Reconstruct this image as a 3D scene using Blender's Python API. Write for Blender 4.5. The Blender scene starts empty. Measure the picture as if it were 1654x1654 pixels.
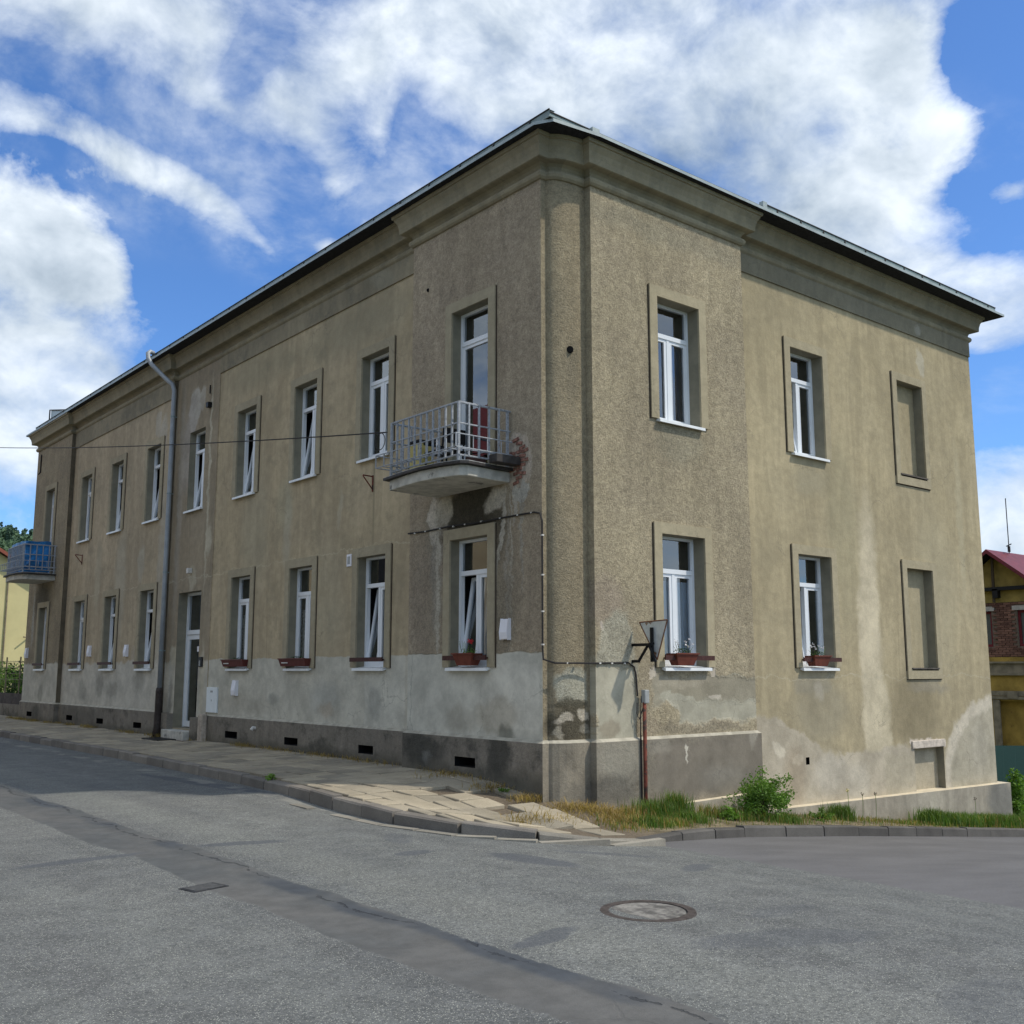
import bpy, bmesh, math, random
from mathutils import Vector, Matrix
from mathutils import noise as mnoise
random.seed(7)
R = math.radians

# ------------------------------------------------------------------ scene, camera
scene = bpy.context.scene
col = scene.collection
EYE = Vector((-9.56, -10.71, 0.0))
cam_d = bpy.data.cameras.new('camera')
cam = bpy.data.objects.new('camera', cam_d)
col.objects.link(cam)
cam.location = EYE
cam.rotation_euler = (R(90 + 8.64), 0, R(-39.38))
cam_d.sensor_width = 36
cam_d.lens = 1685 / 1654 * 36
cam_d.clip_start = 0.1
cam_d.clip_end = 3000
scene.camera = cam
scene.view_settings.view_transform = 'Standard'
scene.view_settings.look = 'None'
scene.view_settings.gamma = 1
scene.view_settings.use_curve_mapping = False
scene.view_settings.exposure = 0.53

SUN = Vector((.87, -1.0, 1.72)).normalized()
sun_d = bpy.data.lights.new('sun', 'SUN')
sun_d.energy = 2.15
sun_d.angle = R(1.3)
sun_d.color = (1.0, .93, .82)
sun = bpy.data.objects.new('sun', sun_d)
col.objects.link(sun)
sun.rotation_euler = SUN.to_track_quat('Z', 'Y').to_euler()
sun.location = (10, -20, 30)


# ------------------------------------------------------------------ node helpers
class NB:
    """small wrapper for building node trees"""
    def __init__(self, nt):
        self.nt = nt
        self.n = nt.nodes
        self.l = nt.links

    def new(self, t, **kw):
        nd = self.n.new(t)
        for k, v in kw.items():
            setattr(nd, k, v)
        return nd

    def put(self, sock, v):
        if v is None:
            return
        if hasattr(v, 'is_output'):
            self.l.new(v, sock)
        else:
            if isinstance(v, (tuple, list)) and len(v) == 3 and len(sock.default_value) == 4:
                v = (*v, 1)
            sock.default_value = v

    def math(self, op, a, b=None, c=None, clamp=False):
        nd = self.new('ShaderNodeMath', operation=op, use_clamp=clamp)
        self.put(nd.inputs[0], a); self.put(nd.inputs[1], b)
        if c is not None: self.put(nd.inputs[2], c)
        return nd.outputs[0]

    def vmath(self, op, a, b=None, s=None):
        nd = self.new('ShaderNodeVectorMath', operation=op)
        self.put(nd.inputs[0], a)
        if b is not None: self.put(nd.inputs[1], b)
        if s is not None: self.put(nd.inputs['Scale'], s)
        return nd.outputs['Value'] if op in ('LENGTH', 'DOT_PRODUCT', 'DISTANCE') else nd.outputs['Vector']

    def sep(self, v):
        nd = self.new('ShaderNodeSeparateXYZ'); self.put(nd.inputs[0], v); return nd.outputs

    def comb(self, x, y, z=0.0):
        nd = self.new('ShaderNodeCombineXYZ')
        self.put(nd.inputs[0], x); self.put(nd.inputs[1], y); self.put(nd.inputs[2], z)
        return nd.outputs[0]

    def noise(self, v, scale, detail=3, rough=.5, dist=0.0, out='Fac'):
        nd = self.new('ShaderNodeTexNoise')
        self.put(nd.inputs['Vector'], v)
        nd.inputs['Scale'].default_value = scale
        nd.inputs['Detail'].default_value = detail
        nd.inputs['Roughness'].default_value = rough
        nd.inputs['Distortion'].default_value = dist
        return nd.outputs[out]

    def voro(self, v, scale, feature='F1', out='Distance', rand=1.0):
        nd = self.new('ShaderNodeTexVoronoi', feature=feature)
        self.put(nd.inputs['Vector'], v)
        nd.inputs['Scale'].default_value = scale
        nd.inputs['Randomness'].default_value = rand
        return nd.outputs[out]

    def rng(self, v, a, b, c=0.0, d=1.0, smooth=True):
        nd = self.new('ShaderNodeMapRange', interpolation_type='SMOOTHSTEP' if smooth else 'LINEAR')
        self.put(nd.inputs[0], v); self.put(nd.inputs[1], a); self.put(nd.inputs[2], b)
        self.put(nd.inputs[3], c); self.put(nd.inputs[4], d)
        return nd.outputs[0]

    def mix(self, f, a, b, blend='MIX'):
        nd = self.new('ShaderNodeMix', data_type='RGBA', blend_type=blend, clamp_factor=True)
        self.put(nd.inputs[0], f); self.put(nd.inputs[6], a); self.put(nd.inputs[7], b)
        return nd.outputs[2]

    def mapping(self, v, loc=(0, 0, 0), rot=(0, 0, 0), scale=(1, 1, 1), kind='TEXTURE'):
        nd = self.new('ShaderNodeMapping', vector_type=kind)
        self.put(nd.inputs[0], v)
        nd.inputs[1].default_value = loc; nd.inputs[2].default_value = rot; nd.inputs[3].default_value = scale
        return nd.outputs[0]

    def bump(self, h, strength=.5, dist=.01, normal=None):
        nd = self.new('ShaderNodeBump')
        nd.inputs['Strength'].default_value = strength
        nd.inputs['Distance'].default_value = dist
        self.put(nd.inputs['Height'], h)
        if normal is not None: self.put(nd.inputs['Normal'], normal)
        return nd.outputs[0]

    def ellipse(self, v, u, z, ru, rz, ang=0.0, soft=.3, amt=1.0):
        ln = self.vmath('LENGTH', self.mapping(v, (u, z, 0), (0, 0, R(ang)), (ru, rz, 1)))
        return self.rng(ln, 1 + soft, 1 - soft, 0.0, amt)

    def box(self, v, u, z, hu, hz, ang=0.0, soft=.1, amt=1.0):
        o = self.sep(self.vmath('ABSOLUTE', self.mapping(v, (u, z, 0), (0, 0, R(ang)), (hu, hz, 1))))
        # soft is in metres on both axes
        a = self.rng(o[0], 1 + soft / hu, 1 - soft / hu, 0, 1)
        b = self.rng(o[1], 1 + soft / hz, 1 - soft / hz, 0, amt)
        return self.math('MULTIPLY', a, b)


# ------------------------------------------------------------------ sky: Nishita with procedural clouds
world = bpy.data.worlds.new('World')
scene.world = world
world.use_nodes = True
wt = world.node_tree
wt.nodes.clear()
W = NB(wt)
sky = W.new('ShaderNodeTexSky')
sky.sky_type = 'NISHITA'
sky.sun_disc = False
sky.sun_elevation = math.asin(SUN.z)
sky.sun_rotation = math.atan2(SUN.x, SUN.y)
sky.altitude = 400
sky.air_density = 1.0
sky.dust_density = .6
sky.ozone_density = 2.2
tc = W.new('ShaderNodeTexCoord')
dirv = tc.outputs['Generated']
dz = W.sep(dirv)[2]
blue = W.mix(1.0, sky.outputs[0], (.50, .74, 1.04), 'MULTIPLY')
STR = .12
# camera axes, used once here to turn directions in the photograph into directions of the real sky
cp, sp_ = math.cos(R(8.64)), math.sin(R(8.64))
uR = Vector((math.cos(R(39.38)), -math.sin(R(39.38)), 0))
uF = Vector((math.sin(R(39.38)), math.cos(R(39.38)), 0))


def sky_dir(px, py):
    x, y = (px - 827) / 1685, -(py - 827) / 1685
    return (uR * x + uF * (cp - y * sp_) + Vector((0, 0, sp_ + y * cp))).normalized()


def blob(px, py, rx, ry, ang=0.0):
    c = sky_dir(px, py)
    a = c.cross(Vector((0, 0, 1))).normalized()
    b = a.cross(c).normalized()
    t = R(-ang)
    a2 = a * math.cos(t) + b * math.sin(t); b2 = -a * math.sin(t) + b * math.cos(t)
    m = Matrix((a2, b2, -c)).transposed()
    e = m.to_euler()
    v = W.mapping(dirv, tuple(c), tuple(e), (rx / 1685, ry / 1685, 1.2))
    g = W.new('ShaderNodeTexGradient', gradient_type='QUADRATIC_SPHERE')
    W.put(g.inputs[0], v)
    return g.outputs['Fac']


# (px, py, rx, ry, angle, weight)
CLOUDS = [
    (170, -10, 380, 140, 0, 1.5), (330, 60, 150, 90, 10, .6), (345, 160, 150, 60, 25, .85), (40, 190, 210, 130, 0, .75),
    (200, 265, 260, 70, 18, .85), (330, 320, 170, 50, 35, .55), (420, 390, 190, 34, 42, .42),
    (20, 360, 240, 130, 8, 2.0), (120, 430, 160, 100, 20, 1.5), (70, 570, 240, 130, 8, 1.8), (150, 600, 140, 60, 20, .8), (20, 700, 230, 160, 0, 1.8),
    (440, 150, 100, 100, 40, .9), (500, 215, 110, 90, 40, .95), (580, 110, 180, 90, -30, .95), (650, 20, 200, 90, -15, 1.0), (540, 290, 60, 90, 10, .75),
    (615, 200, 45, 110, 10, .75), (528, 402, 45, 28, 0, 1.1), (740, 60, 160, 150, 0, 1.0),
    (1010, 60, 560, 260, 0, 2.0), (850, 150, 240, 160, 0, .8), (1200, 220, 380, 200, 20, 1.6), (1400, 60, 190, 170, 0, 1.4), (1480, 130, 80, 120, 20, .8),
    (1520, 220, 210, 90, -25, 1.2), (1400, 330, 240, 120, 0, 1.2), (1500, 430, 230, 100, 10, 1.5), (1640, 490, 150, 120, 0, 1.2),
    (1640, 310, 110, 60, 0, 1.0), (1640, 830, 200, 150, 0, 1.2), (1590, 560, 140, 50, 0, .6),
    (1560, 500, 230, 90, 10, 1.0), (1620, 850, 260, 120, 0, .9),
    (1420, 480, 200, 90, 0, 1.1), (1330, 380, 200, 80, 0, .8), (10, 620, 240, 120, 0, 1.2),
    # gaps of clear sky between them
    (270, 420, 230, 120, 30, -.8), (330, 240, 130, 50, 25, -1.0), (760, 300, 160, 110, 0, -1.0), (60, 110, 160, 50, 0, -.5), (395, 90, 80, 150, 20, -1.1), (300, 215, 220, 55, 20, -1.0), (470, 300, 110, 120, 20, -.8), (660, 170, 60, 90, 0, -.5), (230, 200, 160, 42, 15, -.9), (700, 250, 110, 110, 0, -.8), (420, 90, 70, 90, 30, -.7), (1610, 90, 130, 140, 10, -1.4), (1455, 240, 45, 60, 0, -.35),
    (90, 240, 160, 30, 5, -.7), (420, 300, 120, 60, 40, -.6), (1560, 640, 200, 110, 0, -.7), (1580, 400, 110, 40, 0, -.5), (450, 500, 300, 130, -30, -.6),
]
acc = None
for (px, py, rx, ry, an, w) in CLOUDS:
    g = W.math('MULTIPLY', blob(px, py, rx, ry, an), w)
    acc = g if acc is None else W.math('ADD', acc, g)
# clouds go on over the unseen sky, coverage raised to brighten the shaded facade
elev = W.math('ADD', W.math('MAXIMUM', dz, 0.0), .16)
sx = W.sep(dirv)
plan = W.comb(W.math('DIVIDE', sx[0], elev), W.math('DIVIDE', sx[1], elev), 0.0)
rest = W.rng(W.noise(plan, .55, 3, .5), .34, .58, 0.0, 1.15)
fwd = sky_dir(827, 500)
inview = W.rng(W.vmath('DOT_PRODUCT', dirv, tuple(fwd)), .76, .86, 1.0, 0.0)
acc = W.math('ADD', W.math('MINIMUM', acc, 1.12), W.math('MULTIPLY', rest, inview))
nrm3 = W.vmath('ADD', dirv, (3.1, 1.7, .4))
wobs = W.vmath('SUBTRACT', W.noise(nrm3, 4.0, 2, .5, out='Color'), (.5, .5, .5))
warp = W.vmath('ADD', nrm3, W.vmath('SCALE', wobs, s=.10))
warp2 = W.vmath('MULTIPLY', warp, (1.0, 1.0, 1.35))
n1 = W.math('ADD', W.math('MULTIPLY', W.noise(warp2, 5.2, 8, .60), .72), W.math('MULTIPLY', W.noise(warp2, 15.0, 6, .62), .28))
n2 = W.noise(W.vmath('ADD', warp2, tuple(uR * .022 + Vector((0, 0, .03)))), 5.2, 5, .58)
dens = W.math('ADD', acc, W.math('MULTIPLY', W.math('SUBTRACT', n1, .5), 4.2))
crisp = W.math('MAXIMUM', W.math('MAXIMUM', blob(120, 380, 320, 260), blob(1520, 160, 260, 260)), .0)
crisp = W.rng(crisp, .0, .35, .0, 1.0)
lo = W.math('ADD', .10, W.math('MULTIPLY', crisp, .12))
hi = W.math('SUBTRACT', 1.62, W.math('MULTIPLY', crisp, .70))
mask = W.rng(dens, lo, hi, 0.0, 1.0, smooth=False)
mask = W.math('MULTIPLY', mask, W.math('SUBTRACT', 2.0, mask))
veil = W.rng(W.math('MAXIMUM', W.math('MAXIMUM', blob(130, 170, 520, 260, 0), blob(620, 160, 480, 300, 0)), W.math('MAXIMUM', blob(380, 330, 420, 120, 38), blob(1560, 430, 420, 330, 0))), .0, .30, .0, .48)
mask = W.math('MAXIMUM', mask, W.math('MULTIPLY', veil, W.rng(n1, .43, .66, 0, 1)))
thick = W.rng(dens, .8, 2.2, 0.0, 1.0)
lit = W.math('MULTIPLY', W.math('SUBTRACT', n1, n2), 1.5)
bil = W.noise(warp2, 3.0, 4, .5)
dark = W.math('MAXIMUM', blob(1100, 300, 420, 200, 12), W.math('MULTIPLY', blob(60, 450, 300, 110, 10), .45))
br = W.math('ADD', .80, W.math('MULTIPLY', lit, 1.0))
br = W.math('SUBTRACT', br, W.math('MULTIPLY', thick, W.rng(bil, .35, .7, -.08, .20)))
br = W.math('SUBTRACT', br, W.math('MULTIPLY', dark, .62))
br = W.rng(br, .30, 1.0, .36, 1.0, smooth=False)
ccol = W.mix(W.rng(br, .4, .9, 0, 1, False), (.50, .64, .80), (.70, .765, .83))
ccol = W.mix(1.0, ccol, W.comb(br, br, br), 'MULTIPLY')
ccol = W.vmath('SCALE', ccol, s=1.0 / STR)
final = W.mix(mask, blue, ccol)
below = W.rng(dz, -.02, .0, 0.0, 1.0)
final = W.mix(below, (.9, .95, .9), final)
bg = W.new('ShaderNodeBackground')
W.put(bg.inputs[0], final)
bg.inputs[1].default_value = STR
wo = W.new('ShaderNodeOutputWorld')
wt.links.new(bg.outputs[0], wo.inputs[0])

# ------------------------------------------------------------------ object helpers
def mesh_from(name, verts, faces, mat=None, smooth=False):
    me = bpy.data.meshes.new(name)
    me.from_pydata([tuple(v) for v in verts], [], faces)
    me.validate()
    me.update()
    if mat is not None:
        for m in (mat if isinstance(mat, (list, tuple)) else [mat]):
            me.materials.append(m)
    if smooth:
        me.polygons.foreach_set('use_smooth', [True] * len(me.polygons))
    return me


class MB:
    def __init__(self):
        self.v = []; self.f = []; self.mi = []; self.cur = 0

    def quad(self, *p):
        b = len(self.v); self.v += [tuple(q) for q in p]; self.f.append(tuple(range(b, b + len(p)))); self.mi.append(self.cur)
        return self

    def box(self, x0, y0, z0, x1, y1, z1, M=None):
        p = [Vector((x, y, z)) for z in (z0, z1) for y in (y0, y1) for x in (x0, x1)]
        if M is not None: p = [M @ q for q in p]
        b = len(self.v); self.v += [tuple(q) for q in p]
        for f in ((0, 2, 3, 1), (4, 5, 7, 6), (0, 1, 5, 4), (2, 6, 7, 3), (0, 4, 6, 2), (1, 3, 7, 5)):
            self.f.append(tuple(b + i for i in f)); self.mi.append(self.cur)
        return self

    def tube(self, pts, r, n=8, cap=True):
        pts = [Vector(p) for p in pts]
        rs = r if isinstance(r, (list, tuple)) else [r] * len(pts)
        rings = []
        prev = None
        for i, p in enumerate(pts):
            t = (pts[min(i + 1, len(pts) - 1)] - pts[max(i - 1, 0)]).normalized()
            a = prev if prev is not None else (Vector((0, 0, 1)) if abs(t.z) < .9 else Vector((1, 0, 0)))
            u = (a - t * a.dot(t))
            if u.length < 1e-4: u = Vector((0, 1, 0)).cross(t)
            u.normalize(); w = t.cross(u); prev = u
            rings.append([p + (u * math.cos(k * 2 * math.pi / n) + w * math.sin(k * 2 * math.pi / n)) * rs[i] for k in range(n)])
        b = len(self.v)
        for rg in rings: self.v += [tuple(q) for q in rg]
        for i in range(len(pts) - 1):
            for k in range(n):
                k2 = (k + 1) % n
                self.f.append((b + i * n + k, b + i * n + k2, b + (i + 1) * n + k2, b + (i + 1) * n + k)); self.mi.append(self.cur)
        if cap:
            self.f.append(tuple(b + k for k in reversed(range(n)))); self.mi.append(self.cur)
            e = b + (len(pts) - 1) * n
            self.f.append(tuple(e + k for k in range(n))); self.mi.append(self.cur)
        return self

    def prism(self, poly, z0, z1):
        n = len(poly); b = len(self.v)
        self.v += [(x, y, z0) for x, y in poly] + [(x, y, z1) for x, y in poly]
        self.f.append(tuple(b + i for i in reversed(range(n)))); self.mi.append(self.cur)
        self.f.append(tuple(b + n + i for i in range(n))); self.mi.append(self.cur)
        for i in range(n):
            j = (i + 1) % n
            self.f.append((b + i, b + j, b + n + j, b + n + i)); self.mi.append(self.cur)
        return self

    def mesh(self, name, mat, smooth=False):
        me = mesh_from(name, self.v, self.f, mat, smooth)
        if isinstance(mat, (list, tuple)) and len(me.polygons) == len(self.mi):
            me.polygons.foreach_set('material_index', self.mi)
        return me

    def build(self, name, mat, parent=None, smooth=False, bevel=0.0):
        return obj(name, self.mesh(name, mat, smooth), parent, bevel=bevel)


def obj(name, me, parent=None, M=None, bevel=0.0):
    o = bpy.data.objects.new(name, me)
    col.objects.link(o)
    if parent is not None:
        o.parent = parent
        o.matrix_parent_inverse = WORLD[parent.name].inverted() if parent.name in WORLD else Matrix()
    if M is not None: o.matrix_basis = M
    WORLD[o.name] = M.copy() if M is not None else Matrix()
    if bevel:
        b = o.modifiers.new('bevel', 'BEVEL'); b.width = bevel; b.segments = 2; b.limit_method = 'ANGLE'
    return o


WORLD = {}   # world matrix of every object by name: matrix_basis plus the inverse of the parent = world placing


def thing(name, label, cat, loc=(0, 0, 0), group=None, kind=None):
    o = bpy.data.objects.new(name, None)
    col.objects.link(o)
    o.location = loc
    o.empty_display_size = .1
    WORLD[o.name] = Matrix.Translation(loc)
    tag(o, label, cat, group, kind)
    return o


def tag(o, label=None, cat=None, group=None, kind=None):
    if label: o['label'] = label
    if cat: o['category'] = cat
    if group: o['group'] = group
    if kind: o['kind'] = kind
    return o


# ------------------------------------------------------------------ materials
MATS = {}


def mat_new(name):
    m = bpy.data.materials.new(name)
    m.use_nodes = True
    m.node_tree.nodes.clear()
    b = NB(m.node_tree)
    out = b.new('ShaderNodeOutputMaterial')
    p = b.new('ShaderNodeBsdfPrincipled')
    m.node_tree.links.new(p.outputs[0], out.inputs[0])
    p.inputs['Specular IOR Level'].default_value = .25
    MATS[name] = m
    return m, b, p, out


def simple(name, c, rough=.7, metal=0.0, var=.15, scale=8.0, bump=0.0, bscale=60.0, spec=.3, wear=None, wearc=(.2, .1, .05)):
    m, b, p, out = mat_new(name)
    g = b.new('ShaderNodeNewGeometry').outputs['Position']
    n = b.noise(g, scale, 4, .6)
    f = b.rng(n, .3, .7, 1 - var, 1 + var)
    cc = b.mix(1.0, (*c, 1), b.comb(f, f, f), 'MULTIPLY')
    if wear is not None:
        cc = b.mix(b.rng(b.noise(g, wear[0], 5, .65), wear[1], wear[1] + .08), cc, (*wearc, 1))
    b.put(p.inputs['Base Color'], cc)
    p.inputs['Roughness'].default_value = rough
    p.inputs['Metallic'].default_value = metal
    p.inputs['Specular IOR Level'].default_value = spec
    if bump:
        b.put(p.inputs['Normal'], b.bump(b.noise(g, bscale, 4, .6), bump, .01))
    return m


def plaster(name, axis, base, base2, stains=(), dash=0.0, streak=.35, fine=.12, dashc=None, cement=None, seed=0.0, dirt=None, topdark=None):
    """wall render: mottled colour, vertical weather streaks, patches with their own shape; axis 'Y' = long facade, 'X' = side facade"""
    m, b, p, out = mat_new(name)
    g = b.new('ShaderNodeNewGeometry').outputs['Position']
    s = b.sep(g)
    u = s[1] if axis == 'Y' else s[0]
    v = b.comb(b.math('ADD', u, seed), s[2], 0)
    v0 = b.comb(u, s[2], 0)
    wob = b.vmath('SUBTRACT', b.noise(v, 2.4, 5, .62, out='Color'), (.5, .5, .5))
    vd = b.vmath('ADD', v0, b.vmath('SCALE', wob, s=.42))
    vs = b.vmath('ADD', v0, b.vmath('SCALE', wob, s=.14))
    c = b.mix(b.rng(b.noise(v, .9, 4, .6), .33, .68), (*base, 1), (*base2, 1))
    # vertical streaks
    st = b.noise(b.mapping(v, scale=(.42, 2.6, 1)), 1.0, 6, .62, 1.2)
    sf = b.rng(st, .3, .72, 1 - streak * .34, 1 + streak * .26)
    c = b.mix(1.0, c, b.comb(sf, sf, sf), 'MULTIPLY')
    mid = b.math('MULTIPLY', b.rng(b.noise(v, 5.5, 5, .7), .3, .7, .90, 1.08), b.rng(b.noise(v, .45, 4, .6), .35, .65, .90, 1.07))
    c = b.mix(1.0, c, b.comb(mid, mid, mid), 'MULTIPLY')
    if dirt:
        c = b.mix(b.math('MULTIPLY', b.rng(b.noise(v, 1.7, 5, .7), .5, .66), dirt[1]), c, (*dirt[0], 1))
    rough_mask = None
    for stn in stains:
        kind, uu, zz, ru, rz, ang, sc, amt, soft = stn[:9]
        vv = vd if (len(stn) > 9 and stn[9]) else vs
        if len(stn) > 9 and stn[9] == 2:
            vv = v0
        mk = (b.ellipse if kind == 'e' else b.box)(vv, uu, zz, ru, rz, ang, soft, amt)
        # patches are never one flat tone
        tone = b.rng(b.noise(v, 1.6, 6, .72), .3, .72, .76, 1.16)
        cc = b.mix(1.0, (*sc, 1), b.comb(tone, tone, tone), 'MULTIPLY')
        c = b.mix(mk, c, cc)
        if kind == 'b' and amt >= .8:
            rough_mask = mk if rough_mask is None else b.math('MAXIMUM', rough_mask, mk)
    # hairline cracks
    ck = b.voro(b.vmath('ADD', v0, b.vmath('SCALE', wob, s=.5)), 1.1, 'DISTANCE_TO_EDGE')
    cm = b.math('MULTIPLY', b.rng(ck, .012, .003), b.rng(b.noise(v, .8, 2), .52, .66))
    c = b.mix(b.math('MULTIPLY', cm, .35), c, (.12, .11, .09, 1))
    if dash:
        dn = b.noise(g, 42, 4, .72, .6)
        dn2 = b.noise(g, 17, 3, .6)
        gr = b.math('ADD', dn, b.math('MULTIPLY', dn2, .5))
        sp = b.rng(gr, .5, 1.0, .66, 1.34)
        if rough_mask is not None:
            inv = b.math('SUBTRACT', 1.0, rough_mask)
            sp = b.math('ADD', b.math('MULTIPLY', b.math('SUBTRACT', sp, 1.0), b.math('ADD', b.math('MULTIPLY', inv, .9), .1)), 1.0)
        c = b.mix(dash, c, b.mix(1.0, c, b.comb(sp, sp, sp), 'MULTIPLY'))
        h = gr if rough_mask is None else b.math('MULTIPLY', gr, b.math('ADD', b.math('MULTIPLY', inv, .92), .08))
        nrm = b.bump(h, 1.0 * dash, .028)
    else:
        fn = b.noise(g, 70, 4, .7)
        sp = b.rng(fn, .25, .75, 1 - fine, 1 + fine)
        c = b.mix(1.0, c, b.comb(sp, sp, sp), 'MULTIPLY')
        h = b.math('ADD', b.math('MULTIPLY', fn, .5), b.math('MULTIPLY', b.noise(v, 9, 4, .6), 1.2))
        nrm = b.bump(h, .45, .012)
    b.put(p.inputs['Base Color'], c)
    p.inputs['Roughness'].default_value = .95
    p.inputs['Specular IOR Level'].default_value = .12
    b.put(p.inputs['Normal'], nrm)
    return m


OLIVE = (.335, .300, .192); OLIVE2 = (.29, .262, .172)
GREY = (.44, .435, .385); LGREY = (.50, .48, .41)
BROWN = (.265, .238, .172); BROWN2 = (.31, .275, .195)
PALE = (.52, .475, .36)
DARK = (.13, .12, .092)
# (kind, u, z, ru, rz, angle, colour, amount, softness, distortion class)
M_field_L = plaster('field_render_long_side', 'Y', (.482, .394, .256), (.405, .333, .222), [
    ('e', 7.95, 2.75, .16, .95, 0, PALE, .55, .6, 1), ('e', 8.1, 3.3, .35, .5, 0, (.42, .39, .27), .4, .5, 1),
    ('e', 5.9, 2.9, .07, .35, 0, PALE, .4, .5, 1), ('e', 6.3, 1.2, .6, 1.0, 0, (.43, .39, .28), .35, .6, 1),
    ('e', 9.4, 2.9, .6, 1.2, 0, (.40, .365, .26), .4, .6, 1), ('e', 4.75, 3.15, .03, 1.0, 0, (.22, .2, .13), .5, .4, 2),
    ('e', 7.6, .9, .28, .6, 0, PALE, .45, .5, 1), ('e', 9.6, 6.4, 1.6, .4, 0, (.29, .265, .18), .5, .6, 1),
    ('e', 5.6, 6.3, 2.2, .42, 0, (.28, .258, .18), .5, .6, 1),
    ('b', 7.4, -.42, 4.2, .66, 0, (.53, .505, .42), 1.0, .012), ('b', 4.3, -.40, .62, .645, 0, (.58, .56, .475), .9, .02),
    ('e', 6.3, -.5, .5, .3, 0, (.38, .385, .35), .5, .5, 1), ('e', 6.2, -.72, .28, .12, 0, (.40, .30, .2), .4, .5, 1),
    ('e', 8.3, -.55, .22, .12, 0, (.25, .25, .22), .55, .4, 1), ('e', 4.6, -.55, .2, .25, 0, (.3, .3, .27), .45, .4, 1),
    ('e', 9.8, -.7, 1.4, .18, 0, (.42, .39, .32), .6, .5, 1),
    ('b', 7.4, 2.13, 4.2, .008, 0, (.56, .49, .34), .65, .01, 1)], streak=.42, dirt=((.30, .258, .175), .6))
M_bay_L = plaster('bay_render', 'Y', (.335, .278, .195), (.285, .24, .172), [
    ('e', 12.85, 6.15, .33, .55, 12, (.45, .42, .36), .85, .12, 1), ('e', 12.4, 6.35, .18, .28, 0, (.43, .40, .34), .7, .2, 1),
    ('e', 13.1, 5.35, .35, 1.1, 8, (.36, .33, .29), .7, .35, 1), ('e', 11.85, 4.3, .07, 2.4, 0, PALE, .75, .3, 1),
    ('e', 11.7, 2.9, .14, .35, 0, PALE, .7, .3, 1), ('e', 12.55, 2.1, .22, .3, 0, PALE, .55, .3, 1),
    ('b', 12.6, 2.12, 1.4, .01, 0, PALE, .6, .012, 1), ('e', 13.5, 4.0, .16, 2.6, 0, (.37, .33, .27), .6, .4, 1),
    ('b', 12.7, -.45, 1.4, .70, 0, (.48, .45, .37), .95, .03, 1), ('e', 11.75, -.2, .12, .8, 0, PALE, .75, .35, 1),
    ('e', 13.5, -.55, .1, .45, 0, (.2, .19, .16), .6, .4, 1), ('e', 13.4, .35, .28, .2, 0, PALE, .75, .25, 1)], dash=.22, streak=.4)
M_left_L = plaster('field_render_far_section', 'Y', (.46, .376, .256), (.392, .323, .224), [
    ('e', 14.6, 5.6, .28, .75, 14, (.47, .43, .35), .8, .22, 1), ('e', 14.9, 6.2, .18, .35, 0, (.47, .43, .35), .7, .2, 1),
    ('e', 14.25, 2.2, .22, 2.6, 0, (.43, .39, .31), .75, .4, 1), ('e', 17.1, 2.2, .4, 1.5, 0, (.43, .39, .30), .65, .45, 1),
    ('e', 15.6, 2.7, .22, .5, 0, (.42, .39, .31), .6, .3, 1), ('e', 18.9, 2.6, .25, 1.0, 0, (.40, .365, .27), .5, .5, 1),
    ('e', 14.2, .6, .18, .9, 0, (.47, .43, .34), .7, .4, 1), ('e', 17.9, .35, .5, .35, 0, (.50, .43, .34), .65, .3, 1),
    ('e', 15.5, .38, .45, .3, 0, (.48, .42, .33), .65, .3, 1), ('e', 14.8, .55, .3, .3, 0, (.49, .42, .33), .5, .3, 1),
    ('b', 17.8, -.42, 4.2, .63, 0, (.52, .49, .415), .97, .05, 1),
    ('e', 19.6, -.55, .35, .3, 0, (.24, .235, .2), .55, .35, 1), ('e', 18.2, -.4, .25, .3, 0, (.25, .24, .2), .5, .35, 1),
    ('e', 17.3, -.5, .5, .2, 0, (.27, .26, .22), .5, .4, 1), ('e', 15.3, -.25, .35, .3, 0, (.27, .26, .22), .5, .4, 1),
    ('b', 17.8, 2.1, 4.2, .008, 0, (.56, .49, .36), .6, .012, 1)], streak=.42, dirt=((.29, .25, .175), .6))
M_end_L = plaster('pebble_render_far_end', 'Y', (.30, .25, .175), (.335, .28, .19), [
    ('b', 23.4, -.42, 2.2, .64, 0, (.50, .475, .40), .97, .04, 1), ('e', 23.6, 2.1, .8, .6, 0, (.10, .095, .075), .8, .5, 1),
    ('e', 24.5, 1.6, .12, .9, 0, (.42, .40, .34), .7, .4, 1), ('e', 23.2, -.7, .25, .3, 0, (.2, .2, .17), .5, .4, 1)], dash=.75, streak=.3)
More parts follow.
